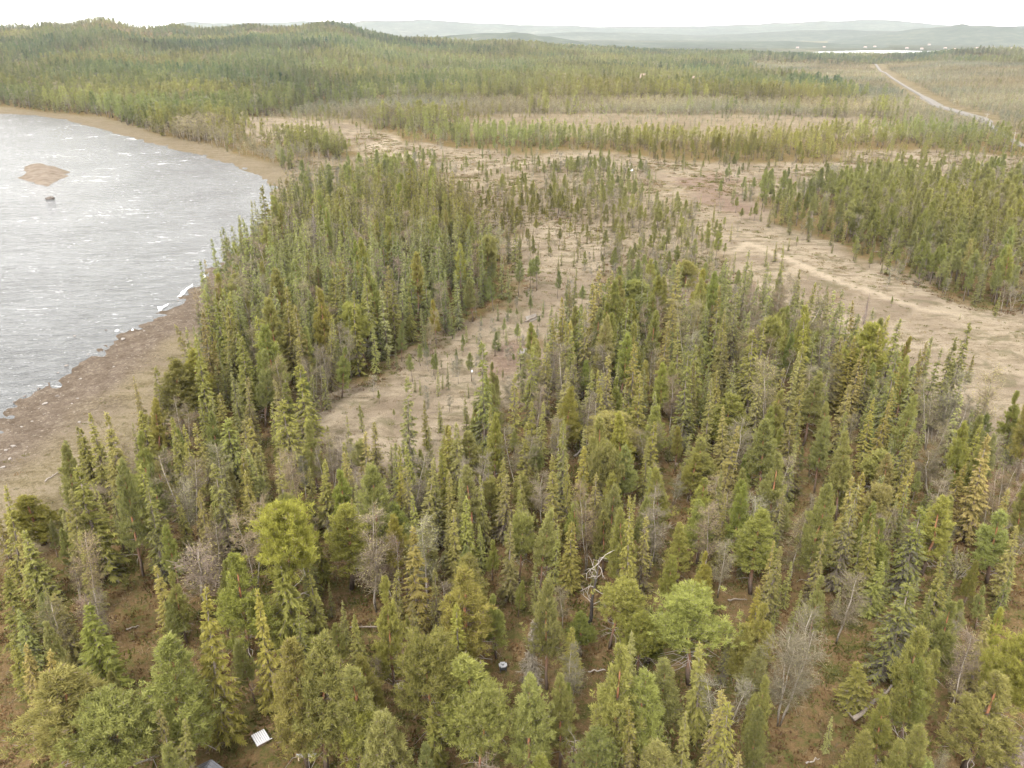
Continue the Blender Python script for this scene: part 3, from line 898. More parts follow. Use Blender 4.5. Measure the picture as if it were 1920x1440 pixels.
proto('M', make_birch(80, 8, 1.5, 1.5, 4, 0.05, 0.10), 8, 1.9, [M_KBARK], [M_BIRCH], ('birch_trunk', 'birch_crown'))
for i in range(2):
    proto('D', make_spruce(90 + i, 9, 1.0, 0.9, 0, 0.7, dead=True), 9, 1.0, [M_SILVER], [M_DEAD], ('dead_trunk', 'dead_branches'))
    proto('X', make_snag(95 + i, 7, 16, 1.7), 7, 1.7, [M_XBARK], [M_SILVER], ('snag_trunk', 'snag_branches'))
    proto('W', make_willow(98 + i), 3, 1.2, [M_KBARK], [M_BIRCH], ('willow_stems', 'willow_crown'))

KIND = {'S': ('spruce_tree', 'spruce'), 'L': ('spruce_tree', 'spruce'), 'P': ('pine_tree', 'pine'), 'B': ('pine_tree', 'pine'), 'K': ('birch_tree', 'birch'), 'M': ('birch_tree', 'birch'),
        'D': ('dead_tree', 'dead tree'), 'X': ('dead_tree', 'dead tree'), 'W': ('willow_bush', 'bush')}
TINT = {'n': (1, 1, 1), 'g': (1.08, 1.02, 0.90), 'd': (0.84, 0.84, 0.80), 'b': (0.93, 0.99, 1.06), 'y': (1.05, 1.04, 0.95), 'l': (1.10, 1.09, 0.97), 'e': (0.98, 1.03, 0.92), 'w': (1.5, 1.5, 1.55)}
GROUP = {'spruce': 'spruces of the riverside forest', 'pine': 'pines of the riverside forest', 'birch': 'birches among the conifers', 'dead tree': 'dead standing trees', 'bush': 'willow bushes'}

# ------------------------------------------------------------------ trees the photograph lets one pick out: kind, top x, top y, base y, crown width (pixels), tint, label
H = """
P 95 1262 1475 130 y |broad light green pine with three rounded crown lobes above the lower edge
B 205 1318 1480 150 l |low spreading pale pine with twisted bare branches beside the hut
P 305 1200 1440 105 l |big rounded pine whose red-brown trunk shows over straw ground
S 365 1110 1400 80 g |tall golden-topped spruce with dark lower branches behind the big rounded pine
S 150 1130 1315 80 d |dark wide spruce over the brown trampled slope near the bank
S 25 1200 1310 40 g
S 45 1206 1320 40 g
S 35 1140 1250 40 n
S 110 1110 1245 50 y
K 92 1125 1250 55 y
K 168 1112 1230 50 n
S 295 1062 1200 45 y
P 428 1042 1240 80 e |pine with broken grey lower branches and bare dark trunk
K 365 1028 1145 90 n |round leafless grey birch with pale forked trunk beside bare-branched pine
S 6 1075 1230 60 d
S 480 1103 1330 55 g
S 528 1032 1215 85 y
P 545 1206 1440 90 y
P 580 1204 1450 100 y
P 628 1172 1265 30 b |little blue-green pine in front of the horizontal log
S 664 1152 1258 36 e |little bright green spruce in front of the horizontal log
P 728 1090 1315 50 e |slim pine on a long dark trunk beside the pale box
S 775 998 1190 62 g |tall golden spruce above the clearing of the two boxes
P 868 1068 1262 92 l |large light pine with bright red middle trunk behind the boxes
B 803 1188 1400 98 e |broad dark pine tangled with bare branches above broken limbs
P 880 1046 1190 55 n
P 930 1126 1240 40 e |small pine on thin red trunk just behind the black box
P 882 1233 1420 110 y
B 890 1318 1490 90 y |pine with pale twisted limbs under an open yellowish crown
P 672 1243 1460 75 y
P 655 1285 1490 70 l
P 722 1322 1490 85 e
S 810 1318 1450 48 y
D 995 1165 1292 42 n |grey dead spruce with drooping bare twigs
P 1030 1092 1296 52 b |tall slim blue-green pine beside the grey dead spruce
S 1072 1174 1290 44 y
X 1108 1042 1182 68 n |black charred snag with long silver limbs
B 1150 1103 1216 75 y |round-headed yellowish pine on orange trunk beside the black snag
P 1092 1150 1230 40 e
P 1222 1166 1240 50 d
B 1205 1160 1262 70 e
S 1197 928 1172 42 y |very tall slim spruce standing alone behind the round-headed pine
B 1312 1118 1282 110 l |open pine with thick red trunk and long silver side branches
S 1325 1203 1380 62 g
P 1155 1208 1450 85 y |tall dense pine rising in the middle of the lower edge
P 1247 1236 1380 62 b
P 992 1283 1480 78 l
P 1055 1273 1438 46 y |small-crowned pine on a long bare red trunk at lower edge
B 1110 1385 1520 72 b |round grey-green pine top at the lower edge beside bare red trunk
P 1235 1388 1520 70 y
P 1212 1262 1450 70 y
S 1290 1340 1500 42 y
L 1370 1323 1500 58 y |lichen-grey ragged spruce near the lower edge
P 1002 1418 1540 60 y
P 1430 1330 1470 42 d
P 1400 1164 1290 42 e
P 1420 1210 1340 46 n
X 1080 1372 1470 40 n
P 1442 1135 1270 52 l
M 1497 1148 1355 105 n |pale leafless birch cluster of four long stems
K 1600 1052 1202 62 n |two-stemmed pale birch by the red heath clearing
S 1652 1050 1150 45 e
P 1715 1183 1385 68 l |light layered pine behind the long grey log
P 1725 1240 1400 52 d
P 1782 1128 1292 52 e |slim pine on a leaning red trunk beside the bent birch
L 1735 935 1110 62 d |big grey-brown lichen spruce with green tips at right
L 1712 1085 1265 85 d |dark twisted lichen spruce with tangled bare limbs
K 1822 1188 1352 58 n |bent birch with long slanting pale trunk
P 1862 1258 1440 95 y
B 1912 1198 1400 85 l
P 1672 1318 1460 48 e
P 1625 1383 1520 58 e
P 1728 1368 1520 55 y
P 1700 1408 1540 50 g
S 1617 1248 1330 55 y
D 1905 1375 1480 60 n |reddish grey dead tree in the lower corner
S 114 830 955 40 d
S 143 803 900 30 d
S 153 805 905 36 n
S 167 772 910 36 n
S 191 777 960 52 n |dense dark spruce at the top of the bank clump
S 157 874 1085 78 n |largest olive spruce of the clump beside the brown bank
S 250 706 790 16 n
S 262 770 905 42 g |slender golden spruce standing alone on the bank edge
P 222 878 1085 46 b |blue-green pine with red dead lower trunk in the bank clump
S 268 876 1075 56 n
P 288 880 1010 40 b
P 55 923 1022 82 d |round dark green pine alone on the brown bank
S 133 963 1090 42 n
S 55 993 1130 60 y
S 34 1002 1130 40 n
K 340 853 1005 62 n
P 325 680 818 70 d |broad dark green pine at the bank edge
P 362 658 800 60 e
S 372 788 930 40 g
S 414 738 880 46 y
L 428 784 905 60 y
L 410 868 1062 62 g
S 372 928 1042 30 n
S 396 923 1040 28 n
S 460 888 1042 42 y
S 458 784 900 40 g
L 563 680 845 54 y |ragged lichen spruce with pale sides above the forest clearing
L 540 748 912 68 y
S 612 798 880 26 d
L 757 708 930 46 d |tall ragged grey spruce at the near end of the pale bog
S 795 746 838 18 d |slim dark spruce alone against the pale bog
P 692 868 1062 56 e
P 640 878 1000 36 e
P 642 943 1102 78 l |open light pine with bright red bare trunk
P 741 944 1055 52 e
S 750 884 1012 34 y
L 700 790 905 32 d
P 876 805 920 42 e
L 906 642 855 46 d |dead-topped grey spruce on the bog edge
L 815 884 1030 36 d
S 846 888 1020 34 e
S 866 894 1020 28 y
S 910 888 1035 30 n
L 942 884 1012 40 n
S 840 960 1060 30 n
S 872 934 1082 42 y
S 900 984 1075 26 n
P 796 1003 1112 36 e
P 872 1045 1150 44 l
B 515 953 1185 105 l |huge light pine with wide ragged crown above the forest path
K 885 855 990 40 n
B 1155 783 892 90 l |wide rounded light pine rising among darker spruces
S 1230 733 862 30 n
P 1200 740 830 32 e
S 1215 823 942 24 y
P 1372 744 868 68 e |tall pine with slim red trunk near the bare young birches
P 1326 824 930 46 l
P 1300 850 940 40 y
P 1150 889 1000 32 y
K 1108 903 1072 40 l |tall birch with long curving white trunk
S 1065 860 1012 26 g
P 980 890 972 36 e
K 1018 898 985 46 n
P 1006 834 900 28 b
S 995 755 870 28 n
S 1016 756 870 26 n
S 1070 975 1110 45 y
P 1082 945 1040 30 e
P 1137 958 1070 36 d
S 1182 925 1080 26 y
P 1315 893 1000 36 y
P 1320 940 1052 42 e
P 1280 982 1095 36 y
P 1391 905 1062 36 y
S 1360 918 1062 30 d
P 1432 953 1110 62 y
S 1040 985 1110 30 y
B 975 973 1100 50 n
P 1332 1038 1140 30 l
P 1260 1038 1150 30 e
P 1440 782 945 50 e
P 1467 903 1018 42 b |small pine on a short red trunk at the orange heath
P 1550 905 1105 52 l |tall light pine with layered branches in the lichen spruces
P 1648 968 1090 42 e |bright green dense pine beside the slanting birch
K 1668 958 1085 36 n |slanting thin birch leaning over the bright green pine
S 1712 813 970 42 g
B 1650 850 940 54 l
S 1620 888 1030 46 g
S 1590 855 960 30 n
P 1766 928 1075 55 l
S 1802 868 1000 36 g
S 1860 818 1015 52 g |tall golden-brown spruce near the right edge
P 1890 958 1095 56 e
K 1765 850 935 60 l |crooked white-trunked birch among dark spruces
S 1503 720 850 32 y
S 1582 722 850 42 y
S 1678 730 860 28 g
S 1836 790 910 30 g
L 1492 788 925 60 d
K 1500 968 1090 60 y
W 1808 1030 1085 52 y |bright yellow-green willow bush below the golden-brown spruce
S 535 316 405 22 d |tall dark spruce alone at the river bend
S 487 344 470 32 d |big dark spruce leaning out over the river bend
S 455 425 505 20 d
S 384 485 600 24 n
P 430 513 605 40 e
L 577 470 590 28 l |pale lichen-covered spruce in the river stand
D 585 385 485 18 n |grey dead spruce inside the river stand
L 640 490 612 30 n
S 733 500 660 32 d
S 770 555 640 24 y
P 550 485 575 28 b
S 605 305 405 18 d
S 645 310 415 18 d
L 661 302 415 18 d
S 685 306 415 16 n
S 715 305 420 18 d
S 767 297 420 24 d |tallest dark spruce at the back edge of the river stand
S 810 311 420 20 n
S 836 325 425 16 d
S 1078 505 600 14 d |tall narrow spruce standing in the middle bog
S 1070 525 600 12 d
S 1476 460 575 14 d |thin ragged spruce against the brown meadow
S 1501 505 620 20 d
S 1524 528 655 26 n
S 1560 545 670 24 n
S 1361 550 625 20 d
L 1817 600 770 36 d |tall half-bare spruce towering over the brown meadow
S 1827 665 715 14 d |small dark spruce alone beside the half-bare spruce
D 1630 548 608 8 n |thin bare dead pole standing in the brown meadow
S 1458 455 492 10 d |small thin spruce standing inside the brown meadow
K 1910 530 585 20 w |white bare birch stem at the far meadow edge
X 1828 402 440 26 n |silver dead snag in the far pine stand
S 1610 592 690 22 n
S 1660 596 700 22 d
S 1728 658 770 24 y
S 1747 632 730 12 d
S 1296 375 410 14 d |small dark spruce by itself on the pale sparse bog
P 1185 560 660 30 e
S 1130 630 740 34 y
S 1310 650 790 36 y
S 1360 640 770 30 d
L 1420 620 800 46 d
S 1455 690 800 30 d
S 740 360 470 22 d
S 560 640 760 26 n
"""

def h_from(xb, yt, yb):
    x, y = unproj(xb, yb)
    b = 720 - yt
    D = math.hypot(x, y)
    xt = 960 + (xb - 960) * (3440 - yt) / (3440 - yb)
    dz = (-FPX * sP + b * cP) / math.hypot(FPX * cP + b * sP, xt - 960)
    return x, y, D, CAM_H + D * dz

NADIR = 720 + FPX / math.tan(PITCH)
TREES = []   # dicts: kind, x, y, h, r (crown radius), tint, label, hero
for ln in H.strip().splitlines():
    head, _, lab = ln.partition('|')
    k, xt, yt, yb, w, ti = head.split()
    xt, yt, yb, w = map(float, (xt, yt, yb, w))
    xb = 960 + (xt - 960) * (NADIR - yb) / (NADIR - yt)
    x, y = unproj(xb, yb)
    D = math.hypot(x, y)
    b = 720 - yt
    h = CAM_H + D * (-FPX * sP + b * cP) / math.hypot(FPX * cP + b * sP, xt - 960)
    h = min(h, 19)
    dep = y * cP + (CAM_H - h * 0.4) * sP
    TREES.append(dict(k=k, x=x, y=y, h=h, r=(0.66 if k == 'P' else 0.57) * w * dep / FPX, t=ti, lab=lab.strip(), hero=True))

# ------------------------------------------------------------------ the rest of the forest
GAPS = [(1112, 1120, 34), (995, 1240, 26), (1497, 1250, 30), (1300, 1230, 24), (490, 1385, 34), (943, 1252, 24), (750, 1290, 30), (632, 1302, 16), (575, 1418, 38), (1632, 1335, 48), (425, 1320, 34), (395, 1432, 26), (262, 1105, 24), (262, 1190, 30), (930, 1215, 24), (925, 1160, 26), (955, 1340, 20), (1640, 1230, 28), (1560, 1290, 26), (690, 1185, 30),
        (1500, 1390, 40), (440, 1400, 30), (1250, 1090, 22), (1290, 950, 18), (1110, 1250, 22), (620, 1250, 22), (1560, 1240, 20), (1360, 1135, 16), (1660, 1190, 20), (300, 1250, 30), (1630, 1160, 20), (870, 1130, 0), (1075, 740, 0)]

def fill():
    xs, ys, ds = [], [], []
    for d0, d1, sp in ((34, 340, 2.4), (340, 560, 3.1), (560, 950, 3.7), (950, 1500, 4.6), (1500, 2350, 6.2)):
        nx = int(2 * d1 * 0.78 / sp)
        ny = int((d1 - d0 * 0.7) / sp)
        X, Y = np.meshgrid(np.arange(nx), np.arange(ny))
        X = (X.ravel() - nx / 2 + rng.uniform(-.5, .5, X.size)) * sp
        Y = d0 * 0.7 + (Y.ravel() + rng.uniform(-.5, .5, Y.size)) * sp
        D = np.hypot(X, Y)
        m = (D >= d0) & (D < d1) & (np.abs(np.arctan2(X, Y)) < math.radians(37.5))
        xs.append(X[m]); ys.append(Y[m]); ds.append(D[m])
    x, y, D = map(np.concatenate, (xs, ys, ds))
    z = terrain(x, y)
    px, py = proj(x, y, z)
    n = len(x)
    # probability, mix of spruce / pine / birch, heights
    p = np.clip(0.66 + 0.3 * vnoise(x, y, 60, 45) + 0.2 * vnoise(x, y, 25, 47), 0.15, 0.95)
    mix = np.tile([0.42, 0.47, 0.11], (n, 1))
    hb = 1.6 * vnoise(x, y, 120, 46)
    h0, h1 = 5.5 + hb, 14.5 + hb
    def setz(m, pp=None, mx=None, hh=None):
        if pp is not None:
            p[m] = pp
        if mx is not None:
            mix[m] = mx
        if hh is not None:
            h0[m], h1[m] = hh
    wx = x + (3.5 * vnoise(x, y, 14, 81) + 1.8 * vnoise(x, y, 5, 82)) * np.clip(D / 200, .7, 3)
    wy = y + (5.0 * vnoise(x, y, 14, 83) + 2.5 * vnoise(x, y, 5, 84)) * np.clip(D / 200, .7, 4)
    def zone(nm):
        if nm in ('RIVER', 'BEACH'):
            return in_poly(x, y, Wd[nm])
        return in_poly(wx, wy, Wd[nm])
    big = vnoise(x, y, 28, 41) + 0.5 * vnoise(x, y, 11, 42)
    hillb = vnoise(x, y, 90, 43) + 0.6 * vnoise(x, y, 30, 44)
    setz((D > 560) & (hillb > 0.75), 0.8, (0.1, 0.15, 0.75), (5, 9))
    setz((D > 1400) & (D < 2000) & (px < 280) & (py < 64), 0.35, None, (6, 11))
    nearm = D < 335
    setz(nearm, 0.72, (0.52, 0.25, 0.23), (5, 13))
    setz(nearm & (px > 1050) & (D < 200), 0.70, (0.60, 0.16, 0.24), (6, 14.5))
    setz(nearm & (py > 850), 0.9, (0.50, 0.26, 0.24), (2.5, 12))
    setz(nearm & (py > 1150), 0.9, (0.42, 0.40, 0.18), (1.5, 9.5))
    mid = nearm & (px > 980) & (px < 1330) & (py < 640) & (D > 125)
    setz(mid, 0.62, (0.45, 0.35, 0.2), (5, 11))
    setz(zone('STANDA'), 0.76, (0.80, 0.08, 0.12), (5.5, 15))
    zr_ = zone('STANDR')
    setz(zr_, np.clip(0.55 + 0.4 * big[zr_], 0.12, 0.95), (0.40, 0.48, 0.12), (4.5, 11.5))
    zb_ = zone('BELT')
    setz(zb_, np.where(x[zb_] > 200, 0.75, 1.0) * np.clip(0.62 + 0.4 * big[zb_], 0.15, 0.95), (0.45, 0.47, 0.08), (4.5, 10.5))
    sp = zone('SPARSE')
    setz(sp, np.clip(0.30 + 0.6 * (big[sp] + 0.1), 0.06, 0.85), (0.30, 0.36, 0.34), (1.8, 7.5))
    b1 = zone('BOG1')
    setz(b1, np.clip(0.2 + 0.6 * big[b1], 0.10, 0.7), (0.32, 0.30, 0.38), (1.0, 4.8))
    setz(zone('CLEAR'), 0.11, (0.3, 0.5, 0.2), (1.5, 5.5))
    setz(zone('MEADOW'), 0.014, (0.4, 0.2, 0.4), (0.8, 2.8))
    for nm, pp in (('STRIP', 0.03), ('OPEN', 0.34), ('OPEN2', 0.03)):
        setz(zone(nm), pp, (0.14, 0.16, 0.7), (1.2, 4))
    setz(zone('BIRCH'), 0.95, (0.03, 0.03, 0.94), (4, 7.5))
    setz(zone('SCRUB'), 0.93, (0.04, 0.02, 0.94), (2.5, 6))
    setz(zone('BRUSH'), 0.9, (0.01, 0.01, 0.98), (1.5, 3))
    setz(zone('BIRCHSHORE'), 0.85, (0.08, 0.02, 0.90), (4, 7.5))
    wb = zone('WHITEBIRCH')
    setz(wb, 0.95, (0.0, 0.0, 1.0), (8, 10))
    setz(zone('SPRUCE2'), 0.97, (0.95, 0.03, 0.02), (8, 12))
    setz(zone('SPARSE2'), 0.38, (0.3, 0.65, 0.05), (5, 9))
    bz = zone('BEACH')
    setz(bz & ~zone('RIVER'), 0.0)
    setz(zone('RIVER'), 0.0)
    p[ldist(x, y, Wd['ROAD']) < np.where(D < 550, 6, 11)] = 0
    p[ldist(x, y, Wd['TRAIL2']) < 5] = 0
    # ragged edges: stands thin out and shorten towards open bog, young trees spill into it
    so = np.full(n, 99.0)
    mm = D < 520
    for nm in ('BOG1', 'MEADOW', 'SPARSE', 'CLEAR', 'STRIP', 'OPEN'):
        so[mm] = np.minimum(so[mm], sdist(wx[mm], wy[mm], Wd[nm]))
    wd = np.clip(D / 20, 6, 17)
    edge_in = mm & (so > 0) & (so < wd) & (p > 0.15)
    f = so / wd
    p[edge_in] *= (0.40 + 0.6 * f[edge_in])
    hs = 0.45 + 0.55 * f[edge_in]
    h0[edge_in] *= hs
    h1[edge_in] *= 0.35 + 0.65 * hs
    spill = mm & (so <= 0) & (so > -wd * 0.9) & (p < 0.4) & (p > 0.001)
    p[spill] = np.maximum(p[spill], np.where(zone('MEADOW')[spill], 0.12, 0.34) * (1 + so[spill] / wd[spill]) * np.clip(0.7 + 0.9 * big[spill], 0, 1.6))
    h0[spill], h1[spill] = 1.5, 6.5
    mix[spill] = (0.42, 0.34, 0.24)
    # thin and dense patches
    nd = nearm & ~sp & ~b1
    p[nd] = np.clip(p[nd] * (1.0 + 0.35 * big[nd]), 0, 1)
    # the visible distance along the meadow's lower side opens unevenly
    keep = rng.uniform(0, 1, n) < p
    # heroes and gaps
    hx = np.array([t['x'] for t in TREES]); hy = np.array([t['y'] for t in TREES]); hr = np.array([t['r'] for t in TREES])
    for i in np.nonzero(keep & (D < 335))[0]:
        if np.any((hx - x[i]) ** 2 + (hy - y[i]) ** 2 < (0.6 + 0.62 * hr) ** 2):
            keep[i] = False
    hgt = h0 + (h1 - h0) * rng.beta(1.6, 1.5, n)
    tx, ty = proj(x, y, z + hgt)
    for gx, gy, gr in GAPS:
        if gr:
            m = keep & (D < 110) & (np.abs(px + (tx - px) * np.clip((gy - py) / np.where(np.abs(ty - py) < 1, 1, ty - py), 0, 1) - gx) < gr + 10) & (ty < gy + gr) & (py > gy - gr * 0.6)
            keep &= ~m
    x, y, z, D, hgt, mix, px, py, wb, ty = (a[keep] for a in (x, y, z, D, hgt, mix, px, py, wb, ty))
    u = rng.uniform(0, 1, len(x))
    kind = np.where(u < mix[:, 0], 0, np.where(u < mix[:, 0] + mix[:, 1], 1, 2))
    hgt = np.where(kind == 2, hgt * np.where(wb, 1, 0.85), hgt)
    return x, y, z, D, hgt, kind, px, py, wb, ty

fx, fy, fz, fD, fh, fk, fpx, fpy, fwb, fty = fill()
# the largest in the picture become trees of their own, the rest masses
seen = (fpx > -40) & (fpx < 1960) & (fty < 1440)
size = np.where(seen, fh / fD, 0)
n_hero = {c: sum(KIND[t['k']][1] == c for t in TREES) for c in ('spruce', 'pine', 'birch')}
single = np.zeros(len(fx), bool)
for ki, c in enumerate(('spruce', 'pine', 'birch')):
    idx = np.nonzero((fk == ki) & (fD < 400) & seen)[0]
    idx = idx[np.argsort(-size[idx])][: max(0, 300 - n_hero[c])]
    single[idx] = True
for i in np.nonzero(single)[0]:
    c = 'SPK'[fk[i]]
    if c == 'S' and rng.uniform() < 0.30:
        c = 'L'
    if c == 'P' and rng.uniform() < 0.06:
        c = 'B'
    ti = rng.choice(list({'S': 'nnnydg', 'L': 'nyd', 'P': 'neeybl', 'B': 'nyl', 'K': 'nnyl'}[c]))
    rr = fh[i] * {'S': rng.uniform(.095, .14), 'L': rng.uniform(.1, .125), 'P': rng.uniform(.115, .16), 'B': rng.uniform(.17, .22), 'K': rng.uniform(.14, .2)}[c]
    TREES.append(dict(k=c, x=fx[i], y=fy[i], h=fh[i], r=rr, t=ti, lab='', hero=False))

# ------------------------------------------------------------------ labels: look first, then where it stands beside something one can find
ANCH = []
def anchor(phrase, x, y):
    ANCH.append((phrase, x, y))
def anchor_px(phrase, px, py):
    anchor(phrase, *unproj(px, py))
anchor_px('the white ribbed sheet', 490, 1385)
anchor_px('the black box', 943, 1255)
anchor_px('the pale box', 750, 1292)
anchor_px('the long grey log', 1632, 1335)
HERO_ANCH = {'pine with broken grey': 'the broken-branched pine', 'grey dead spruce with': 'the grey dead spruce', 'black charred snag': 'the black snag', 'open pine with thick red': 'the thick-trunked red pine',
             'pale leafless birch cluster': 'the four-stemmed birch', 'bent birch': 'the bent birch', 'largest olive spruce': 'the largest bank spruce', 'slender golden': 'the lone golden spruce', 'round dark green pine': 'the round bank pine',
             'broad dark green pine at': 'the broad bank-edge pine', 'tall ragged grey spruce': 'the ragged bog-end spruce', 'open light pine with bright': 'the red-trunked open pine', 'dead-topped grey': 'the dead-topped bog spruce',
             'wide rounded light pine': 'the wide rounded pine', 'tall birch with long': 'the white curving birch', 'bright green dense pine': 'the bright dense pine', 'crooked white': 'the crooked white birch', 'tall dark spruce alone': 'the river-bend spruce',
             'pale lichen-covered': 'the pale lichen spruce', 'tall narrow spruce standing': 'the mid-bog spruce', 'thin ragged spruce': 'the ragged meadow spruce', 'tall half-bare': 'the half-bare meadow spruce', 'silver dead snag': 'the silver far snag',
             'huge light pine': 'the huge ragged pine', 'small dark spruce by itself': 'the lone sparse-bog spruce', 'tallest dark spruce at the back': 'the tallest back-edge spruce', 'white bare birch stem': 'the white meadow-edge birch', 'very tall slim': 'the very tall slim spruce',
             'tall golden-brown': 'the golden-brown spruce', 'ragged lichen spruce': 'the ragged clearing spruce', 'big rounded pine': 'the big rounded pine'}
for t in TREES:
    for k, ph in HERO_ANCH.items():
        if t['lab'].startswith(k):
            anchor(ph, t['x'], t['y'])
            t['anchor'] = ph
AX = np.array([(a[1], a[2]) for a in ANCH])
ORD = ['', 'second', 'third', 'fourth', 'fifth', 'sixth', 'seventh', 'eighth', 'ninth', 'tenth', 'eleventh', 'twelfth', 'thirteenth', 'fourteenth', 'fifteenth', 'sixteenth', 'seventeenth', 'eighteenth', 'nineteenth', 'twentieth']
SECT = ['to the right of', 'behind and right of', 'straight behind', 'behind and left of', 'to the left of', 'in front and left of', 'straight in front of', 'in front and right of']
bykind = {}
for i, t in enumerate(TREES):
    bykind.setdefault(KIND[t['k']][1], []).append(i)
def place_label():
    for c, idx in bykind.items():
        X = np.array([TREES[i]['x'] for i in idx]); Y = np.array([TREES[i]['y'] for i in idx])
        best = [(99, 1e9, None)] * len(idx)
        for ai, (ph, ax_, ay_) in enumerate(ANCH):
            dx, dy = X - ax_, Y - ay_
            dd = np.hypot(dx, dy)
            sec = (np.round(np.arctan2(dy, dx) / (math.pi / 4)).astype(int)) % 8
            for s in range(8):
                m = np.nonzero((sec == s) & (dd > 0.05))[0]
                m = m[np.argsort(dd[m])]
                for rank, j in enumerate(m[:20]):
                    score = rank + dd[j] / 30.0
                    if score < best[j][1]:
                        best[j] = (rank, score, (ph, SECT[s]))
        for j, i in enumerate(idx):
            t = TREES[i]
            if t['lab']:
                continue
            look = {'g': 'golden', 'd': 'dark', 'b': 'blue-green', 'y': 'yellowish', 'l': 'light', 'e': 'fresh green', 'n': 'olive', 'w': 'white'}[t['t']]
            if c in ('birch', 'dead tree'):
                look = {'y': 'budding', 'l': 'pale', 'n': 'grey'}.get(t['t'], 'grey')
            big = 'tall' if t['h'] > 10.5 else ('small' if t['h'] < 5.5 else '')
            form = {'L': 'lichen-grey', 'B': 'open-crowned'}.get(t['k'], '')
            rank, _, w = best[j]
            first = 'nearest' if rank == 0 else ORD[rank]
            noun = KIND[t['k']][1]
            words = [x for x in (big, look, form, noun) if x]
            t['lab'] = ' '.join(words) + ', ' + (f'{first} {noun} {w[1]} {w[0]}' if w else 'deep in the forest')
place_label()

# ------------------------------------------------------------------ place the single trees
def place_trees():
    cnt = 0
    for t in TREES:
        k = t['k']
        D = math.hypot(t['x'], t['y'])
        key = k
        if D > 150 and k in 'SPK':
            key = k + '1'
        pl = PROTO[key]
        tm, cm, nh, nr = pl[int(rng.integers(len(pl)))]
        nm, cat = KIND[k]
        z = tz1(t['x'], t['y'])
        root = bpy.data.objects.new(nm, None)
        root.empty_display_size = 0.5
        root.location = (t['x'], t['y'], z - 0.05)
        ln = 0.022 if t['hero'] else 0.045
        root.rotation_euler = (float(rng.normal(0, ln)), float(rng.normal(0, ln)), float(rng.uniform(0, 6.283)))
        s = t['h'] / nh
        sr = t['r'] / nr
        asy = float(rng.uniform(-.12, .12))
        root.scale = (sr * (1 + asy), sr * (1 - asy), s)
        COL.objects.link(root)
        tag(root, t['lab'], cat, GROUP[cat])
        tr = obj('trunk', tm, root)
        cr = obj('crown', cm, root)
        c = TINT[t['t']]
        j = rng.uniform(0.93, 1.07, 3)
        cr.color = (c[0] * j[0], c[1] * j[1], c[2] * j[2], 1)
        t['root'] = root
place_trees()

# ------------------------------------------------------------------ masses of trees too small or too many to pick out
def instancer(name, protos, pos, rot, scl, idx, label, shade=None):
    """ONE object of kind stuff: a cloud of points that carries small instanced meshes."""
    pc = bpy.data.collections.new(name + '_source')
    for i, me in enumerate(protos):
        o = bpy.data.objects.new(f'{name}_source_{i:02d}', me)
        pc.objects.link(o)
    me = bpy.data.meshes.new(name)
    me.vertices.add(len(pos))
    me.vertices.foreach_set('co', np.asarray(pos, np.float32).ravel())
    if shade is None:
        shade = np.zeros((len(pos), 3))
    for nm, typ, dat in (('rot', 'FLOAT_VECTOR', rot), ('scl', 'FLOAT_VECTOR', scl), ('shade', 'FLOAT_VECTOR', shade)):
        a = me.attributes.new(nm, typ, 'POINT')
        a.data.foreach_set('vector', np.asarray(dat, np.float32).ravel())
    a = me.attributes.new('pick', 'INT', 'POINT')
    a.data.foreach_set('value', np.asarray(idx, np.int32))
    o = obj(name, me)
    g = bpy.data.node_groups.new(name, 'GeometryNodeTree')
    g.interface.new_socket('Geometry', in_out='INPUT', socket_type='NodeSocketGeometry')
    g.interface.new_socket('Geometry', in_out='OUTPUT', socket_type='NodeSocketGeometry')
    gi, go = g.nodes.new('NodeGroupInput'), g.nodes.new('NodeGroupOutput')
    ci = g.nodes.new('GeometryNodeCollectionInfo')
    ci.inputs['Collection'].default_value = pc
    ci.inputs['Separate Children'].default_value = True
    ci.inputs['Reset Children'].default_value = True
    ip = g.nodes.new('GeometryNodeInstanceOnPoints')
    ip.inputs['Pick Instance'].default_value = True
    def na(nm, typ):
        n = g.nodes.new('GeometryNodeInputNamedAttribute')
        n.data_type = typ
        n.inputs['Name'].default_value = nm
        return n.outputs['Attribute']
    e2r = g.nodes.new('FunctionNodeEulerToRotation')
    L = g.links.new
    L(na('rot', 'FLOAT_VECTOR'), e2r.inputs[0])
    L(gi.outputs[0], ip.inputs['Points'])
    L(ci.outputs[0], ip.inputs['Instance'])
    L(na('pick', 'INT'), ip.inputs['Instance Index'])
    L(e2r.outputs[0], ip.inputs['Rotation'])
    L(na('scl', 'FLOAT_VECTOR'), ip.inputs['Scale'])
    L(ip.outputs[0], go.inputs[0])
    md = o.modifiers.new('scatter', 'NODES')
    md.node_group = g
    tag(o, label, kind='stuff')
    return o

def join(tb, cb, mats, name):
    mb = MB()
    for src, mi in ((tb, 0), (cb, 1)):
        for v, f, a in zip(src.v, src.f, src.a):
            mb.add(v, f - f.min() if len(f) else f, a, mi) if False else None
    # vertices of a builder are numbered from its own start: concatenate and shift
    for src, mi in ((tb, 0), (cb, 1)):
        mb.add(np.concatenate(src.v), np.concatenate(src.f), np.concatenate(src.a), mi)
    return mb.mesh(name, mats)

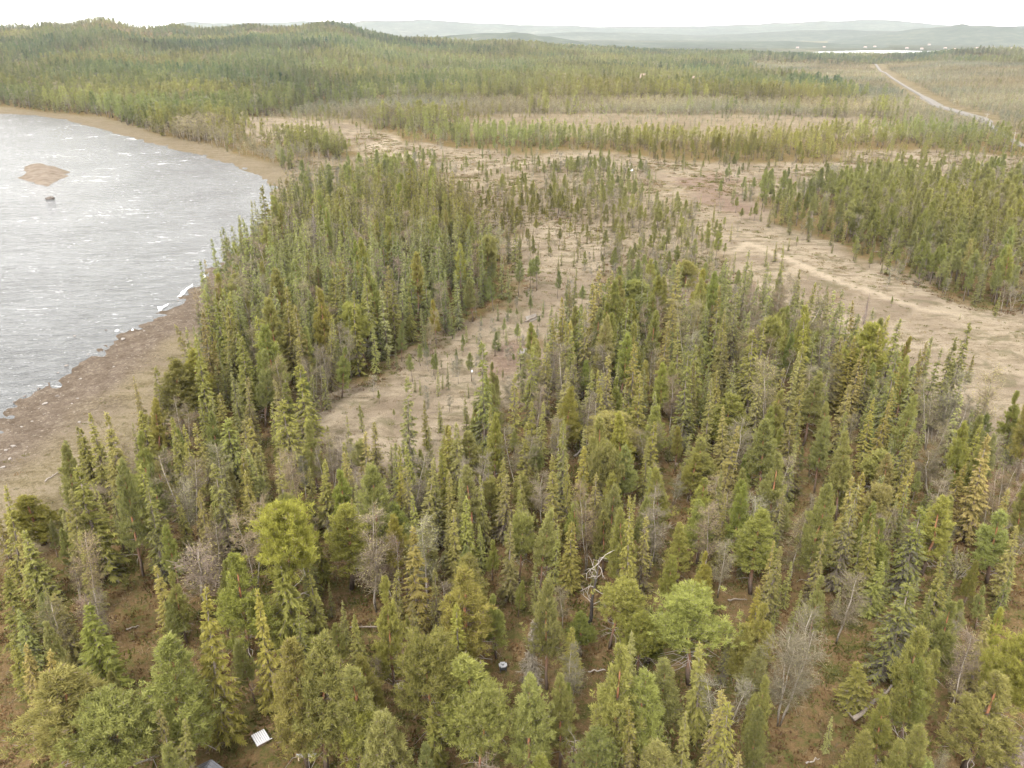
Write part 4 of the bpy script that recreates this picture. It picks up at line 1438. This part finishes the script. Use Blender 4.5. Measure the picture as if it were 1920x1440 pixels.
def masses():
    rest = ~single
    for ki, nm, lab in ((0, 'spruce_forest', 'mass of further spruces running back through the valley forest'), (1, 'pine_forest', 'mass of further pines running back over the valley and hill'),
                        (2, 'birch_thicket', 'mass of leafless birches and scrub in belts across the valley')):
        m = rest & (fk == ki)
        D = fD[m]
        protos, nom = [], []
        if ki == 0:
            for i in range(5):
                protos.append(join(*make_spruce(200 + i, 13, 1.35, MQ, 0.1 + 0.06 * i, 0.55, taper=0.7 + .08 * (i % 3)), [M_SBARK, M_SPRUCE], 'spruce_mid'))
            for i in range(5):
                protos.append(join(*make_spruce(220 + i, 13, 1.35, FQ, 0.1 + 0.03 * i, 0.55, taper=0.75), [M_SBARK, M_SPRUCE], 'spruce_far'))
            nh, nr = 13, 1.35
            k = rng.uniform(0.085, 0.115, m.sum())
        elif ki == 1:
            for i in range(5):
                protos.append(join(*make_pine(240 + i, 11, 1.6, MQ, 0.3 + .04 * i, 0.8 + .15 * i, 0.0), [M_SBARK, M_PINE], 'pine_mid'))
            for i in range(5):
                protos.append(join(*make_pine(260 + i, 11, 1.6, FQ, 0.3 + .04 * i, 0.8 + .15 * i, 0.0), [M_SBARK, M_PINE], 'pine_far'))
            nh, nr = 11, 1.6
            k = rng.uniform(0.12, 0.165, m.sum())
        else:
            for i in range(5):
                protos.append(join(*make_birch(280 + i, 8, 1.3, MQ, 1 + i % 2, 0.35), [M_KBARK, M_BIRCH], 'birch_mid'))
            for i in range(5):
                protos.append(join(*make_birch(300 + i, 8, 1.3, 0.16, 1 + i % 2, 0.9), [M_KBARK, M_BIRCH], 'birch_far'))
            nh, nr = 8, 1.3
            k = rng.uniform(0.16, 0.24, m.sum()) * np.where(D > 420, 1.45, 1)
        n = int(m.sum())
        pick = np.where(D < 360, 0, 5) + rng.integers(0, 5, n)
        h = fh[m]
        boost = 1 + 0.35 * sstep(900, 1800, D)           # fewer, wider trees where single ones are a pixel wide
        scl = np.column_stack([h * k / nr * boost, h * k / nr * boost, h / nh])
        rot = np.column_stack([rng.normal(0, .03, n), rng.normal(0, .03, n), rng.uniform(0, 6.283, n)])
        pos = np.column_stack([fx[m], fy[m], fz[m] - 0.05])
        st = 0.22 * vnoise(fx[m], fy[m], 45, 61) + 0.22 * vnoise(fx[m], fy[m], 140, 62) + rng.normal(0, .10, n)
        wm = 0.16 * vnoise(fx[m], fy[m], 70, 63)
        fr = sstep(420, 1100, D) * (ki < 2)  # distance haze put into colour: far conifers turn duller and bluer
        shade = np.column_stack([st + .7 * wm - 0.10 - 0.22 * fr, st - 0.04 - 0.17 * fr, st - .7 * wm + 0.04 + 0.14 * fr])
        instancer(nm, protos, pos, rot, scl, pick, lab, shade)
        print(nm, n)
masses()

# ------------------------------------------------------------------ undergrowth: heather, blueberry, straw and tussocks
def tuft(seed, n, rad, hgt, lo, hi, w=0.03, flat=0.4):
    r = np.random.default_rng(seed)
    mb = MB()
    a, rr = r.uniform(0, 6.28, n), rad * np.sqrt(r.uniform(0, 1, n))
    P = np.column_stack([rr * np.cos(a), rr * np.sin(a), np.zeros(n)])
    d = unit(rv(r, n) * 0.9 + np.array([0, 0, 1 - flat])) * (hgt * r.uniform(.5, 1.1, n))[:, None]
    d[:, 2] = np.abs(d[:, 2])
    mb.kites(P, d, unit(np.cross(d, rv(r, n))) * w, r.uniform(lo, hi, n))
    return mb.mesh('tuft', [M_HEATH])

def undergrowth():
    protos = [tuft(1, 26, .5, .35, 0, .3, .05), tuft(2, 26, .45, .3, .0, .28, .05), tuft(3, 30, .55, .35, .47, .7, .06), tuft(4, 24, .4, .3, .45, .68, .06), tuft(5, 24, .4, .4, .77, 1, .03), tuft(6, 20, .35, .35, .78, 1, .03)]
    sp = 0.85
    X, Y = np.meshgrid(np.arange(-130, 130, sp), np.arange(30, 190, sp))
    X = X.ravel() + rng.uniform(-.4, .4, X.size)
    Y = Y.ravel() + rng.uniform(-.4, .4, Y.size)
    D = np.hypot(X, Y)
    px, py = proj(X, Y, 0 * X)
    m = (px > -80) & (px < 2000) & (py < 1480) & (D < 190) & (rng.uniform(0, 1, X.size) < np.where(D < 95, 0.85, 0.5))
    X, Y = X[m], Y[m]
    m = ~in_poly(X, Y, Wd['RIVER'])
    X, Y = X[m], Y[m]
    bog = in_poly(X, Y, Wd['BOG1']) | in_poly(X, Y, Wd['MEADOW']) | in_poly(X, Y, Wd['BEACH'])
    nz = vnoise(X, Y, 6, 51) + 0.7 * vnoise(X, Y, 2.2, 52)
    u = rng.uniform(0, 1, len(X))
    c = nz + rng.normal(0, .35, len(X))
    pick = np.where(c < -0.15, rng.integers(2, 4, len(X)), np.where(c < 0.6, rng.integers(0, 2, len(X)), rng.integers(4, 6, len(X))))
    pick = np.where(bog, np.where(u < 0.85, rng.integers(4, 6, len(X)), rng.integers(2, 4, len(X))), pick)
    keep = ~bog | (u < 0.30) | (u > 0.88)
    keep &= ~bog | (nz < 0.25) | (u < 0.2)
    near_stone = sdist(X, Y, Wd['RIVER']) < 12
    keep &= ~near_stone
    s = rng.uniform(.6, 1.5, len(X)) * np.where(bog, .6, 1)
    X, Y, pick, s = X[keep], Y[keep], pick[keep], s[keep]
    Z = terrain(X, Y)
    n = len(X)
    instancer('undergrowth', protos, np.column_stack([X, Y, Z - .03]), np.column_stack([0 * X, 0 * X, rng.uniform(0, 6.28, n)]), np.column_stack([s, s, s]), pick, 'heather, blueberry and dry grass covering the forest floor')
    print('undergrowth', n)
undergrowth()

def tussocks():
    protos = [tuft(11, 30, .6, .35, 0, .3, .05), tuft(12, 30, .6, .3, .2, .5, .05), tuft(13, 34, .6, .4, .47, .7, .06), tuft(14, 34, .7, .35, .75, .95, .04), tuft(15, 34, .6, .45, .78, 1, .04)]
    n = 60000
    az, D = rng.uniform(-.62, .62, n), np.sqrt(rng.uniform(85 ** 2, 430 ** 2, n))
    X, Y = D * np.sin(az), D * np.cos(az)
    m = np.zeros(n, bool)
    for nm in ('BOG1', 'MEADOW', 'SPARSE', 'SPARSE2', 'CLEAR', 'BRUSH', 'STRIP', 'BEACH'):
        m |= in_poly(X, Y, Wd[nm])
    nz = vnoise(X, Y, 14, 71) + 0.8 * vnoise(X, Y, 5, 72)
    beach = in_poly(X, Y, Wd['BEACH'])
    m &= rng.uniform(0, 1, n) < np.clip(0.38 + 0.55 * nz, 0.04, 1)
    m &= ~beach | ((sdist(X, Y, Wd['RIVER']) > 13) & (rng.uniform(0, 1, n) < .5))
    m &= ldist(X, Y, Wd['TRAIL']) > 1.5
    m &= ~in_poly(X, Y, Wd['MEADOW']) | (rng.uniform(0, 1, n) < .55)
    X, Y, nz, D = X[m], Y[m], nz[m], D[m]
    k = len(X)
    c = nz + rng.normal(0, .5, k) - 0.4 * in_poly(X, Y, Wd['MEADOW'])
    pick = np.where(c > 0.7, rng.integers(0, 3, k), np.where(c > 0.1, rng.integers(1, 4, k), rng.integers(3, 5, k)))
    sc = rng.uniform(.5, 1.2, k) * np.clip(D / 160, .8, 1.7)
    instancer('bog_tussocks', protos, np.column_stack([X, Y, terrain(X, Y) - .05]), np.column_stack([0 * X, 0 * X, rng.uniform(0, 6.28, k)]), np.column_stack([sc, sc, sc * .8]), pick, 'sedge tussocks and dwarf shrubs scattered over the pale bogs')
    print('tussocks', k)
tussocks()

# ------------------------------------------------------------------ shore stones, snow
def stone_mesh(seed, sub=2):
    import bmesh
    r = np.random.default_rng(seed)
    bm = bmesh.new()
    bmesh.ops.create_icosphere(bm, subdivisions=sub, radius=1)
    cuts = [(unit(r.normal(size=3)), r.uniform(.55, .85)) for _ in range(9)]
    for v in bm.verts:
        p = np.array(v.co)
        for nn, dd in cuts:
            e = p @ nn - dd
            if e > 0:
                p = p - nn * e
        p = p * (1 + 0.05 * r.normal()) * [1, .8, .55]
        v.co = p
    me = bpy.data.meshes.new('stone')
    bm.to_mesh(me)
    bm.free()
    return me

M_STONE = simple_mat('pale_stone', (0.10, 0.088, 0.078), (0.19, 0.17, 0.155), 2.5, 0.9, bump=0.3)
M_DSTONE = simple_mat('dark_stone', (0.05, 0.042, 0.037), (0.11, 0.092, 0.08), 2.5, 0.85, bump=0.3)
stones = [stone_mesh(i) for i in range(4)]
small = [stone_mesh(20 + i, 1) for i in range(3)]
for s_ in small:
    s_.materials.append(M_STONE)
for i, s_ in enumerate(stones):
    s_.materials.append(M_STONE if i < 2 else M_DSTONE)

def place_stones():
    B = [(231, 636, .9, 0, 'largest pale boulder on the brown bank near the small snow patch'), (84, 757, .75, 0, 'flat pale boulder on the lower part of the brown bank'), (124, 684, .6, 1, 'angular pale boulder close to the waterline of the bank'),
         (108, 743, .6, 2, 'dull grey boulder above the flat pale boulder'), (93, 372, 1.6, 3, 'dark rock in the river below the brown island'), (198, 617, .5, 3, 'dark rock breaking the water off the bank'), (25, 838, .6, 1, 'pale stone at the left end of the bank'),
         (140, 628, .5, 0, None), (165, 662, .4, 1, None), (152, 711, .45, 0, None), (146, 748, .4, 1, None), (108, 697, .35, 0, None), (12, 845, .5, 0, None), (20, 862, .5, 1, None), (6, 880, .55, 0, None), (270, 620, .4, 0, None), (214, 690, .4, 1, None),
         (40, 800, .4, 0, None), (60, 790, .35, 1, None), (150, 795, .45, 0, None), (135, 757, .35, 1, None), (46, 741, .5, 2, None), (72, 727, .6, 2, None), (26, 752, .5, 3, None)]
    named, used = [], []
    SA = [(ph, *unproj(a, b, -.5)) for ph, a, b in (('the largest pale boulder', 231, 636), ('the flat pale boulder', 84, 757), ('the angular pale boulder', 124, 684), ('the dull grey boulder', 108, 743), ('the left-end pale stone', 25, 838))]
    for i, (px, py, r, v, lab) in enumerate(B):
        r *= 0.62 if py > 400 else 1
        x, y = unproj(px, py, -0.5)
        z = max(tz1(x, y), -0.75)
        o = obj('boulder' if i < 7 else 'stone', stones[v], None, (x, y, z + r * 0.12))
        o.scale = (r, r, r)
        o.rotation_euler = (0, 0, random.uniform(0, 6.28))
        if lab:
            named.append((lab, x, y))
        else:
            best = None
            for (ph, ax_, ay_) in SA:
                d = math.hypot(x - ax_, y - ay_)
                sct = SECT[int(round(math.atan2(y - ay_, x - ax_) / (math.pi / 4))) % 8]
                rk = sum(1 for q in used if q == (ph, sct))
                if best is None or d + 6 * rk < best[0]:
                    best = (d + 6 * rk, ph, sct, rk)
            used.append((best[1], best[2]))
            lab = ('dull grey' if v == 2 else 'dark' if v == 3 else 'pale') + ' small stone, ' + ('nearest' if best[3] == 0 else ORD[best[3]]) + ' one ' + best[2] + ' ' + best[1]
        tag(o, lab, 'boulder' if i < 7 else 'stone', 'stones on the river bank' if i >= 7 else 'boulders along the river')
    n = 5200
    P = Wd['RIVER']
    X, Y = rng.uniform(-190, 20, n * 6), rng.uniform(60, 420, n * 6)
    s = sdist(X, Y, P)
    m = (s > 0.3) & (s < 17 * rng.uniform(0, 1, len(s)) ** 1.5 + .5) & in_poly(X, Y, Wd['BEACH'])
    X, Y = X[m][:n], Y[m][:n]
    Z = terrain(X, Y)
    k = len(X)
    sz = 0.06 + 0.17 * rng.beta(1.1, 5, k)
    instancer('pebbles', small, np.column_stack([X, Y, np.maximum(Z, -.75) + sz * .1]), np.column_stack([0 * X, 0 * X, rng.uniform(0, 6.28, k)]), np.column_stack([sz, sz, sz]), rng.integers(0, 3, k), 'pale shingle strewn along the river bank')
place_stones()

M_SNOW = simple_mat('old_snow', (0.36, 0.365, 0.37), (0.46, 0.46, 0.46), 1.2, 0.7, bump=0.3)
def place_snow():
    S = [([(413, 492), (421, 480), (434, 466), (446, 458), (449, 465), (436, 480), (424, 490)], 'snow bank at the water edge under the leaning shore spruces'),
         ([(328, 556), (340, 543), (352, 533), (364, 526), (367, 529), (352, 540), (344, 552), (335, 557)], 'long thin snow strip along the bank edge'),
         ([(376, 517), (384, 511), (388, 514), (384, 519), (378, 520)], 'small round snow patch on the bank below the leaning spruces'),
         ([(292, 572), (306, 570), (318, 564), (316, 569), (306, 575), (301, 580), (296, 579)], 'branched snow patch on the upper brown bank'),
         ([(212, 618), (220, 612), (225, 615), (219, 620)], 'little snow patch touching the water above the largest boulder'),
         ([(243, 616), (249, 613), (253, 616), (247, 618)], 'tiny snow patch beside the largest boulder'),
         ([(1177, 322), (1186, 319), (1191, 322), (1184, 324)], 'small snow patch on the sparse bog far back'),
         ([(881, 700), (887, 698), (888, 702), (883, 704)], 'tiny snow patch on the pale bog beside dead-topped spruce')]
    for pts, lab in S:
        W = np.array([unproj(a, b, -0.3) for a, b in pts])
        c = W.mean(0)
        W = np.concatenate([[W[i] + (W[(i + 1) % len(W)] - W[i]) * t for t in (0, .33, .67)] for i in range(len(W))])
        W = c + (W - c) * (0.78 + 0.28 * vnoise(W[:, 0], W[:, 1], 0.8, 91))[:, None]
        n = len(W)
        # three rings: rim on the ground, shoulder and top
        rings = []
        for f, h in ((1.0, -0.15), (0.88, 0.10), (0.5, 0.2)):
            for p in W:
                q = c + (p - c) * f
                rings.append((q[0], q[1], max(tz1(*q), -0.72) + h))
        V = rings + [(c[0], c[1], max(tz1(*c), -0.72) + 0.24)]
        F = [(k * n + i, k * n + (i + 1) % n, (k + 1) * n + (i + 1) % n, (k + 1) * n + i) for k in range(2) for i in range(n)]
        F += [(2 * n + i, 2 * n + (i + 1) % n, 3 * n) for i in range(n)]
        me = bpy.data.meshes.new('snow_patch')
        me.from_pydata(V, [], F)
        me.polygons.foreach_set('use_smooth', np.ones(len(F), bool))
        me.materials.append(M_SNOW)
        tag(obj('snow_patch', me), lab, 'snow', 'snow patches')
place_snow()

# bog pool
def pool():
    m = simple_mat('pool_water', (0.045, 0.035, 0.025), (0.10, 0.085, 0.07), 2, 0.3, spec=0.12)
    for pts, lab in (([(968, 662), (980, 656), (992, 655), (1000, 660), (992, 668), (978, 670)], 'shallow bright pool on the pale bog'), ([(1066, 596), (1076, 592), (1084, 597), (1074, 601)], None), ([(985, 592), (1004, 586), (1010, 594), (996, 602), (988, 599)], None)):
        W = [unproj(a, b, 0.1) for a, b in pts]
        zc = np.mean([tz1(*w) for w in W]) + 0.12
        me = bpy.data.meshes.new('pool_water')
        me.from_pydata([(w[0], w[1], zc) for w in W] , [], [list(range(len(W)))])
        me.materials.append(m)
        tag(obj('pool_water', me), lab, kind='structure')
pool()

# ------------------------------------------------------------------ fallen logs
M_LOG = simple_mat('weathered_log', (0.09, 0.072, 0.058), (0.18, 0.15, 0.125), 3, 0.9, (5, 5, 5), bump=0.4)
def log(a, b, r, lab, lift=(0.15, 0.15), knots=5, m=None):
    A, B = unproj(*a), unproj(*b)
    p0 = np.array([A[0], A[1], tz1(*A) + lift[0]])
    p1 = np.array([B[0], B[1], tz1(*B) + lift[1]])
    rr = np.random.default_rng(int(a[0]))
    mb = MB()
    n = 7
    pts = [p0 + (p1 - p0) * i / (n - 1) + rr.normal(0, .05, 3) for i in range(n)]
    mb.tube(pts, [r * (1 - 0.6 * i / (n - 1)) for i in range(n)], 7, 0.5)
    L = np.linalg.norm(p1 - p0)
    for i in range(knots):
        p = p0 + (p1 - p0) * rr.uniform(.3, .95)
        d = unit(rr.normal(size=3) + [0, 0, .6]) * rr.uniform(.2, .5) * min(L * .3, 1.6)
        mb.tube([p, p + d * .6, p + d + rr.normal(0, .1, 3)], [r * .3, r * .2, r * .07], 4, .5, 0, False)
    o = obj('fallen_log', mb.mesh('fallen_log', [m or M_LOG]))
    tag(o, lab, 'log', 'fallen logs')
log((1600, 1357), (1666, 1306), .2, 'long grey fallen log with upturned end in the red heath', (0.5, 1.3), 7)
log((1600, 1352), (1569, 1311), .09, 'thin pale fallen pole crossing the long grey log', (0.3, .2), 2)
log((800, 1178), (632, 1182), .11, 'long horizontal fallen log behind the two little trees', (0.35, .3), 6)
log((1077, 857), (1108, 838), .12, 'short white fallen log among dark spruces', (.3, 1.2), 2, M_SILVER)
log((1102, 1263), (1136, 1262), .07, 'pale thin stick log in the dark gap behind tall pine', (.3, .5), 4, M_SILVER)
log((238, 1182), (262, 1177), .07, 'little pale fallen stick on the trampled slope', (.1, .15), 1, M_SILVER)
log((944, 1107), (976, 1106), .06, 'short pale stick on red heath behind the thin-trunked pine', (.15, .2), 1, M_SILVER)
log((325, 985), (352, 955), .07, 'thin pale log lying under the grey birches', (.15, .3), 1)
log((85, 905), (118, 885), .08, 'bleached driftwood pole on the brown bank', (.15, .2), 2, M_SILVER)
log((985, 603), (1016, 590), .14, 'dark log lying across the bog brook', (.15, .2), 2)
log((1640, 474), (1665, 476), .16, 'dark fallen log at the far edge of the brown meadow', (.2, .2), 2)
log((1510, 1436), (1536, 1430), .07, 'short pale stick on the heath at the lower edge', (.1, .15), 2, M_SILVER)
log((1365, 1125), (1400, 1128), .08, 'reddish fallen pole under the red-heath pines', (.3, .5), 3)

# ------------------------------------------------------------------ things people left
M_WHITE = simple_mat('white_sheet_metal', (0.33, 0.325, 0.33), (0.42, 0.41, 0.41), 6, 0.45, spec=0.4)
M_WOOD = simple_mat('raw_wood', (0.36, 0.27, 0.19), (0.52, 0.41, 0.30), 5, 0.8, (1, 8, 1))
M_DARKROOF = simple_mat('dark_roof_sheet', (0.055, 0.056, 0.066), (0.085, 0.086, 0.098), 4, 0.5, spec=0.4)
M_BLACK = simple_mat('black_plastic', (0.025, 0.026, 0.028), (0.045, 0.045, 0.048), 8, 0.5)
M_GREY = simple_mat('pale_grey_plastic', (0.20, 0.20, 0.21), (0.27, 0.27, 0.28), 8, 0.5)
M_PALE = simple_mat('pale_pink_board', (0.28, 0.245, 0.23), (0.35, 0.31, 0.29), 8, 0.6)
M_WALL = simple_mat('brown_boards', (0.12, 0.085, 0.06), (0.2, 0.145, 0.10), 4, 0.85, (8, 8, 0.7))

def empty(name, x, y, z, rz, label, cat):
    e = bpy.data.objects.new(name, None)
    e.location = (x, y, z)
    e.rotation_euler = (0, 0, rz)
    COL.objects.link(e)
    return tag(e, label, cat)

def bxo(name, parent, c, s, m, R=None):
    mb = MB()
    mb.box(c, s, R)
    me = mb.mesh(name, [m])
    o = obj(name, me, parent)
    bv = o.modifiers.new('bevel', 'BEVEL')
    bv.width = min(0.012, min(s) * 0.3)
    bv.segments = 2
    return o

def people_things():
    # ribbed white lid on a low frame
    z0 = 0.40
    c4 = [unproj(*p, z0) for p in ((471, 1382), (495, 1369), (508, 1388), (482, 1401))]
    c = np.mean(c4, 0)
    ex = (c4[1] - c4[0] + c4[2] - c4[3]) / 2
    ey = (c4[0] - c4[3] + c4[1] - c4[2]) / 2
    w, l, rz = np.linalg.norm(ex), np.linalg.norm(ey), math.atan2(ex[1], ex[0])
    zg = tz1(*c)
    e = empty('ribbed_cover', c[0], c[1], zg, rz, 'white ribbed metal sheet covering a low frame in the grassy clearing', 'metal sheet')
    bxo('frame', e, (0, 0, 0.14), (w * .86, l * .86, 0.34), M_WALL)
    bxo('sheet', e, (0, 0, 0.335), (w, l, 0.03), M_GREY)  # darker than the ribs: shade of the grooves put into colour
    for i in range(7):
        bxo('rib', e, (-w / 2 + w * (i + .5) / 7, 0, 0.37), (w / 7 * .5, l * .97, 0.05), M_WHITE)
    bxo('edge_strip', e, (0.06, -l / 2 - .018, 0.352), (w + .16, .04, .075), M_WHITE)
    # black box with pale lid
    c = unproj(943, 1252, 0.55)
    zg = tz1(*c)
    e = empty('lidded_box', c[0], c[1], zg, math.radians(8), 'black legged box with pale grey rounded lid on the brown heath', 'box')
    bxo('body', e, (0, 0, 0.36), (.58, .52, .3), M_BLACK)
    for sx in (-1, 1):
        for sy in (-1, 1):
            bxo('leg', e, (sx * .24, sy * .21, .1), (.07, .07, .24), M_BLACK)
    import bmesh
    bm = bmesh.new()
    bmesh.ops.create_cube(bm, size=1)
    bmesh.ops.scale(bm, vec=(.68, .62, .08), verts=bm.verts)
    ve = [ed for ed in bm.edges if abs((ed.verts[0].co - ed.verts[1].co).z) > .05]
    bmesh.ops.bevel(bm, geom=ve, offset=.14, segments=5, affect='EDGES')
    bmesh.ops.translate(bm, vec=(0, 0, .555), verts=bm.verts)
    me = bpy.data.meshes.new('lid')
    bm.to_mesh(me)
    bm.free()
    me.materials.append(M_GREY)
    lid = obj('lid', me, e)
    for a in (-.55, .55):
        R = Matrix.Rotation(a, 3, 'Z')
        bxo('handle', lid, (math.sin(a) * .09 * -1, -.03, .605), (.055, .24, .025), M_BLACK, R)
    # pale box
    c = unproj(750, 1288, 0.35)
    zg = tz1(*c)
    e = empty('wooden_box', c[0], c[1], zg, math.radians(24), 'low pale box with pinkish board lid beside the slim dark trunk', 'box')
    bxo('body', e, (0, 0, .13), (.72, .54, .34), M_WOOD)
    lid = bxo('lid', e, (0, 0, .33), (.80, .60, .05), M_PALE)
    bxo('handle', lid, (0, 0, .375), (.13, .11, .035), M_BLACK)
    # shed with dark ribbed roof
    zr = 1.75
    c = unproj(650, 1312, zr)
    e = empty('shed', c[0], c[1], tz1(*c), math.radians(14), 'small shed with dark ribbed roof half hidden behind the pines', 'shed')
    bxo('wall', e, (0, 0, .8), (1.5, 1.3, 1.6), M_WALL)
    R = Matrix.Rotation(math.radians(10), 3, 'X')
    rf = bxo('roof', e, (0, 0, zr), (1.85, 1.6, .04), M_DARKROOF, R)
    for i in range(11):
        bxo('rib', rf, (-.86 + i * .172, -.006, zr + .035), (.05, 1.58, .035), M_DARKROOF, R)
    bxo('door', e, (0, -.66, .75), (.7, .03, 1.4), M_WOOD)
    # hut at the lower edge: only its roof peak reaches the frame
    zr = 2.5
    c = unproj(392, 1433, zr)
    e = empty('hut', c[0] - .1, c[1] - .8, tz1(c[0], c[1] - .8), math.radians(-12), 'dark gable roof peak of a hut at the lower edge', 'hut')
    bxo('wall', e, (0, 0, .8), (1.9, 1.7, 1.7), M_WALL)
    mb = MB()
    mb.add([(-.95, -.85, 1.65), (.95, -.85, 1.65), (0, -.85, 2.4), (-.95, .85, 1.65), (.95, .85, 1.65), (0, .85, 2.4)], [(0, 1, 2), (3, 5, 4)], .5)
    obj('gable', mb.mesh('gable', [M_WALL]), e)
    for s in (-1, 1):
        a = s * math.radians(38)
        R = Matrix.Rotation(a, 3, 'Y')
        rf = bxo('roof', e, (s * .62, 0, 2.04), (1.5, 2.1, .05), M_DARKROOF, R)
        for i in range(8):
            off = R @ Vector((0, 0, .035))
            bxo('rib', rf, (s * .62 + off.x, -.92 + i * .262, 2.04 + off.z), (1.48, .05, .035), M_DARKROOF, R)
    # plank bench
    c = unproj(574, 1418, .42)
    e = empty('plank_bench', c[0], c[1], tz1(*c), math.radians(2), 'whitish plank bench under the twin pines at the lower edge', 'bench')
    for i in range(2):
        bxo('plank', e, (0, -.09 + .18 * i, .43), (1.5, .15, .045), M_GREY if i else M_PALE)
    for sx in (-.55, .55):
        for sy in (-.1, .1):
            bxo('leg', e, (sx, sy, .18), (.08, .08, .45), M_WOOD)
people_things()

# ------------------------------------------------------------------ road, poles, far houses
def road():
    P = Wd['ROAD']
    V, F = [], []
    pts = []
    for i in range(len(P) - 1):
        for k in range(6):
            pts.append(P[i] + (P[i + 1] - P[i]) * k / 6)
    pts = np.array(pts + [P[-1]])
    for i, p in enumerate(pts):
        t = pts[min(i + 1, len(pts) - 1)] - pts[max(i - 1, 0)]
        t = t / np.linalg.norm(t)
        nrm = np.array([-t[1], t[0]])
        D = np.hypot(*p)
        w = 1.1 if D < 540 else (2.6 if D < 730 else 1.3)
        for s, dz in ((-1.6, -.2), (-1, .55), (1, .55), (1.6, -.2)):
            q = p + nrm * w * s
            V.append((q[0], q[1], tz1(*p) + dz))
    for i in range(len(pts) - 1):
        for k in range(3):
            a = i * 4 + k
            F.append((a, a + 1, a + 5, a + 4))
    me = bpy.data.meshes.new('road')
    me.from_pydata(V, [], F)
    me.materials.append(simple_mat('gravel_road', (0.062, 0.055, 0.048), (0.095, 0.085, 0.075), 0.6, 0.9))
    tag(obj('road', me), 'straight pale gravel road through the far birch scrub', kind='structure')
road()

M_POLE = simple_mat('pole_wood', (0.16, 0.14, 0.12), (0.22, 0.195, 0.17), 4, 0.85)
def pole(px, py, h, lab):
    x, y = unproj(px, py)
    z = tz1(x, y)
    e = empty('utility_pole', x, y, z, random.uniform(-.2, .2), lab, 'utility pole')
    mb = MB()
    mb.tube([(0, 0, -.5), (0, 0, h)], [.15, .11], 8)
    obj('post', mb.mesh('post', [M_POLE]), e)
    bxo('crossarm', e, (0, .2, h - .5), (2.6, .16, .18), M_POLE)
    mb = MB()
    for sx in (-1.1, 0, 1.1):
        mb.tube([(sx, .2, h - .41), (sx, .2, h - .15)], [.07, .05], 6)
    obj('insulator', mb.mesh('insulator', [M_GREY]), e)
pole(1895, 285, 8.5, 'pale wooden utility pole with crossarm beside the narrow road')
pole(1238, 170, 13, 'pale mast standing in the far pine forest')
pole(1846, 238, 7, 'wooden utility pole at the bend of the pale road')

M_HWALL = simple_mat('house_white', (0.16, 0.155, 0.15), (0.22, 0.215, 0.21), 2, 0.7)
M_HROOF = simple_mat('house_roof', (0.18, 0.12, 0.10), (0.28, 0.2, 0.17), 1, 0.7)
def house_mesh():
    mb = MB()
    mb.box((0, 0, 2.2), (11, 8, 5), None, .5, 0)
    w, m = MB(), MB()
    m.add([(-6, -4.6, 4.4), (6, -4.6, 4.4), (6, 0, 7.8), (-6, 0, 7.8), (-6, 4.6, 4.4), (6, 4.6, 4.4)], [(0, 1, 2), (0, 2, 3), (3, 2, 5), (3, 5, 4), (0, 3, 4), (1, 5, 2)], .5)
    w.add([(-3.5, -4.03, 1.8), (-1.5, -4.03, 1.8), (-1.5, -4.03, 3.4), (-3.5, -4.03, 3.4), (1.5, -4.03, 1.8), (3.5, -4.03, 1.8), (3.5, -4.03, 3.4), (1.5, -4.03, 3.4)], [(0, 1, 2), (0, 2, 3), (4, 5, 6), (4, 6, 7)], .5)
    return mb.mesh('house_wall', [M_HWALL]), m.mesh('house_roof', [M_HROOF]), w.mesh('house_window', [M_BLACK])
HW = house_mesh()
def houses():
    rows = [(1495, 91, 0), (1545, 90, 0), (1622, 90, 0), (1640, 89, 0), (1728, 93, 0), (1742, 85, 0), (1790, 94, 0), (1832, 92, 0), (1862, 91, 0), (1877, 92, 0), (1898, 92, 0), (1700, 92, 0), (1772, 92, 0), (1915, 93, 0)]
    names = ['white house at the left end of the far lake', 'white house behind the left half of the far lake', 'tall white house just above the lake centre', 'white house close beside the tall house above the lake', 'white house on the far bank right of the lake', 'white house high on the slope above the far lake']
    later = sorted(range(6, len(rows)), key=lambda i: rows[i][0])
    names += [None] * 8
    for q, i in enumerate(later):
        names[i] = f"small white house, {(['first'] + ORD[1:])[q]} from the left of those right of the far lake"
    for i, (px, py, _) in enumerate(rows):
        x, y = unproj(px, py, -30)
        e = empty('house', x, y, tz1(x, y), random.uniform(-.5, .5), names[i] if i < len(names) else 'small white house among trees right of the far lake', 'house')
        e['group'] = 'houses around the far lake'
        for nm, me in zip(('wall', 'roof', 'window'), HW):
            obj(nm, me, e)
        e.scale = (0.85, 0.85, 0.8)
    for px, py, lab in ((1207, 158, 'small pale cabin among pines left of the mast'), (1304, 163, 'small pale cabin among pines right of the mast')):
        x, y = unproj(px, py, 0)
        e = empty('cabin', x, y, tz1(x, y) + 6, .3, lab, 'cabin')
        for nm, me in zip(('wall', 'roof', 'window'), HW):
            o = obj(nm, me, e)
        e.location.z = tz1(x, y)
        e.scale = (.6, .6, 1.3)
houses()

# ------------------------------------------------------------------ haze
def haze():
    me = bpy.data.meshes.new('haze')
    s, b, t = 12500, -34.0, 125.0
    V = [(x, y, z) for z in (b, t) for y in (-s, s) for x in (-s, s)]
    me.from_pydata(V, [], [(0, 2, 3, 1), (4, 5, 7, 6), (0, 1, 5, 4), (2, 6, 7, 3), (0, 4, 6, 2), (1, 3, 7, 5)])
    m, t_ = new_mat('haze')
    N = NT(t_)
    v = N.n('ShaderNodeVolumePrincipled')
    v.inputs['Color'].default_value = (0.90, 0.945, 1.0, 1)
    v.inputs['Density'].default_value = 3.5e-5
    v.inputs['Anisotropy'].default_value = 0.0
    o = N.n('ShaderNodeOutputMaterial')
    N.l(v.outputs[0], o.inputs['Volume'])
    me.materials.append(m)
    tag(obj('haze', me), 'thin pale haze over the whole valley', kind='stuff')
haze()
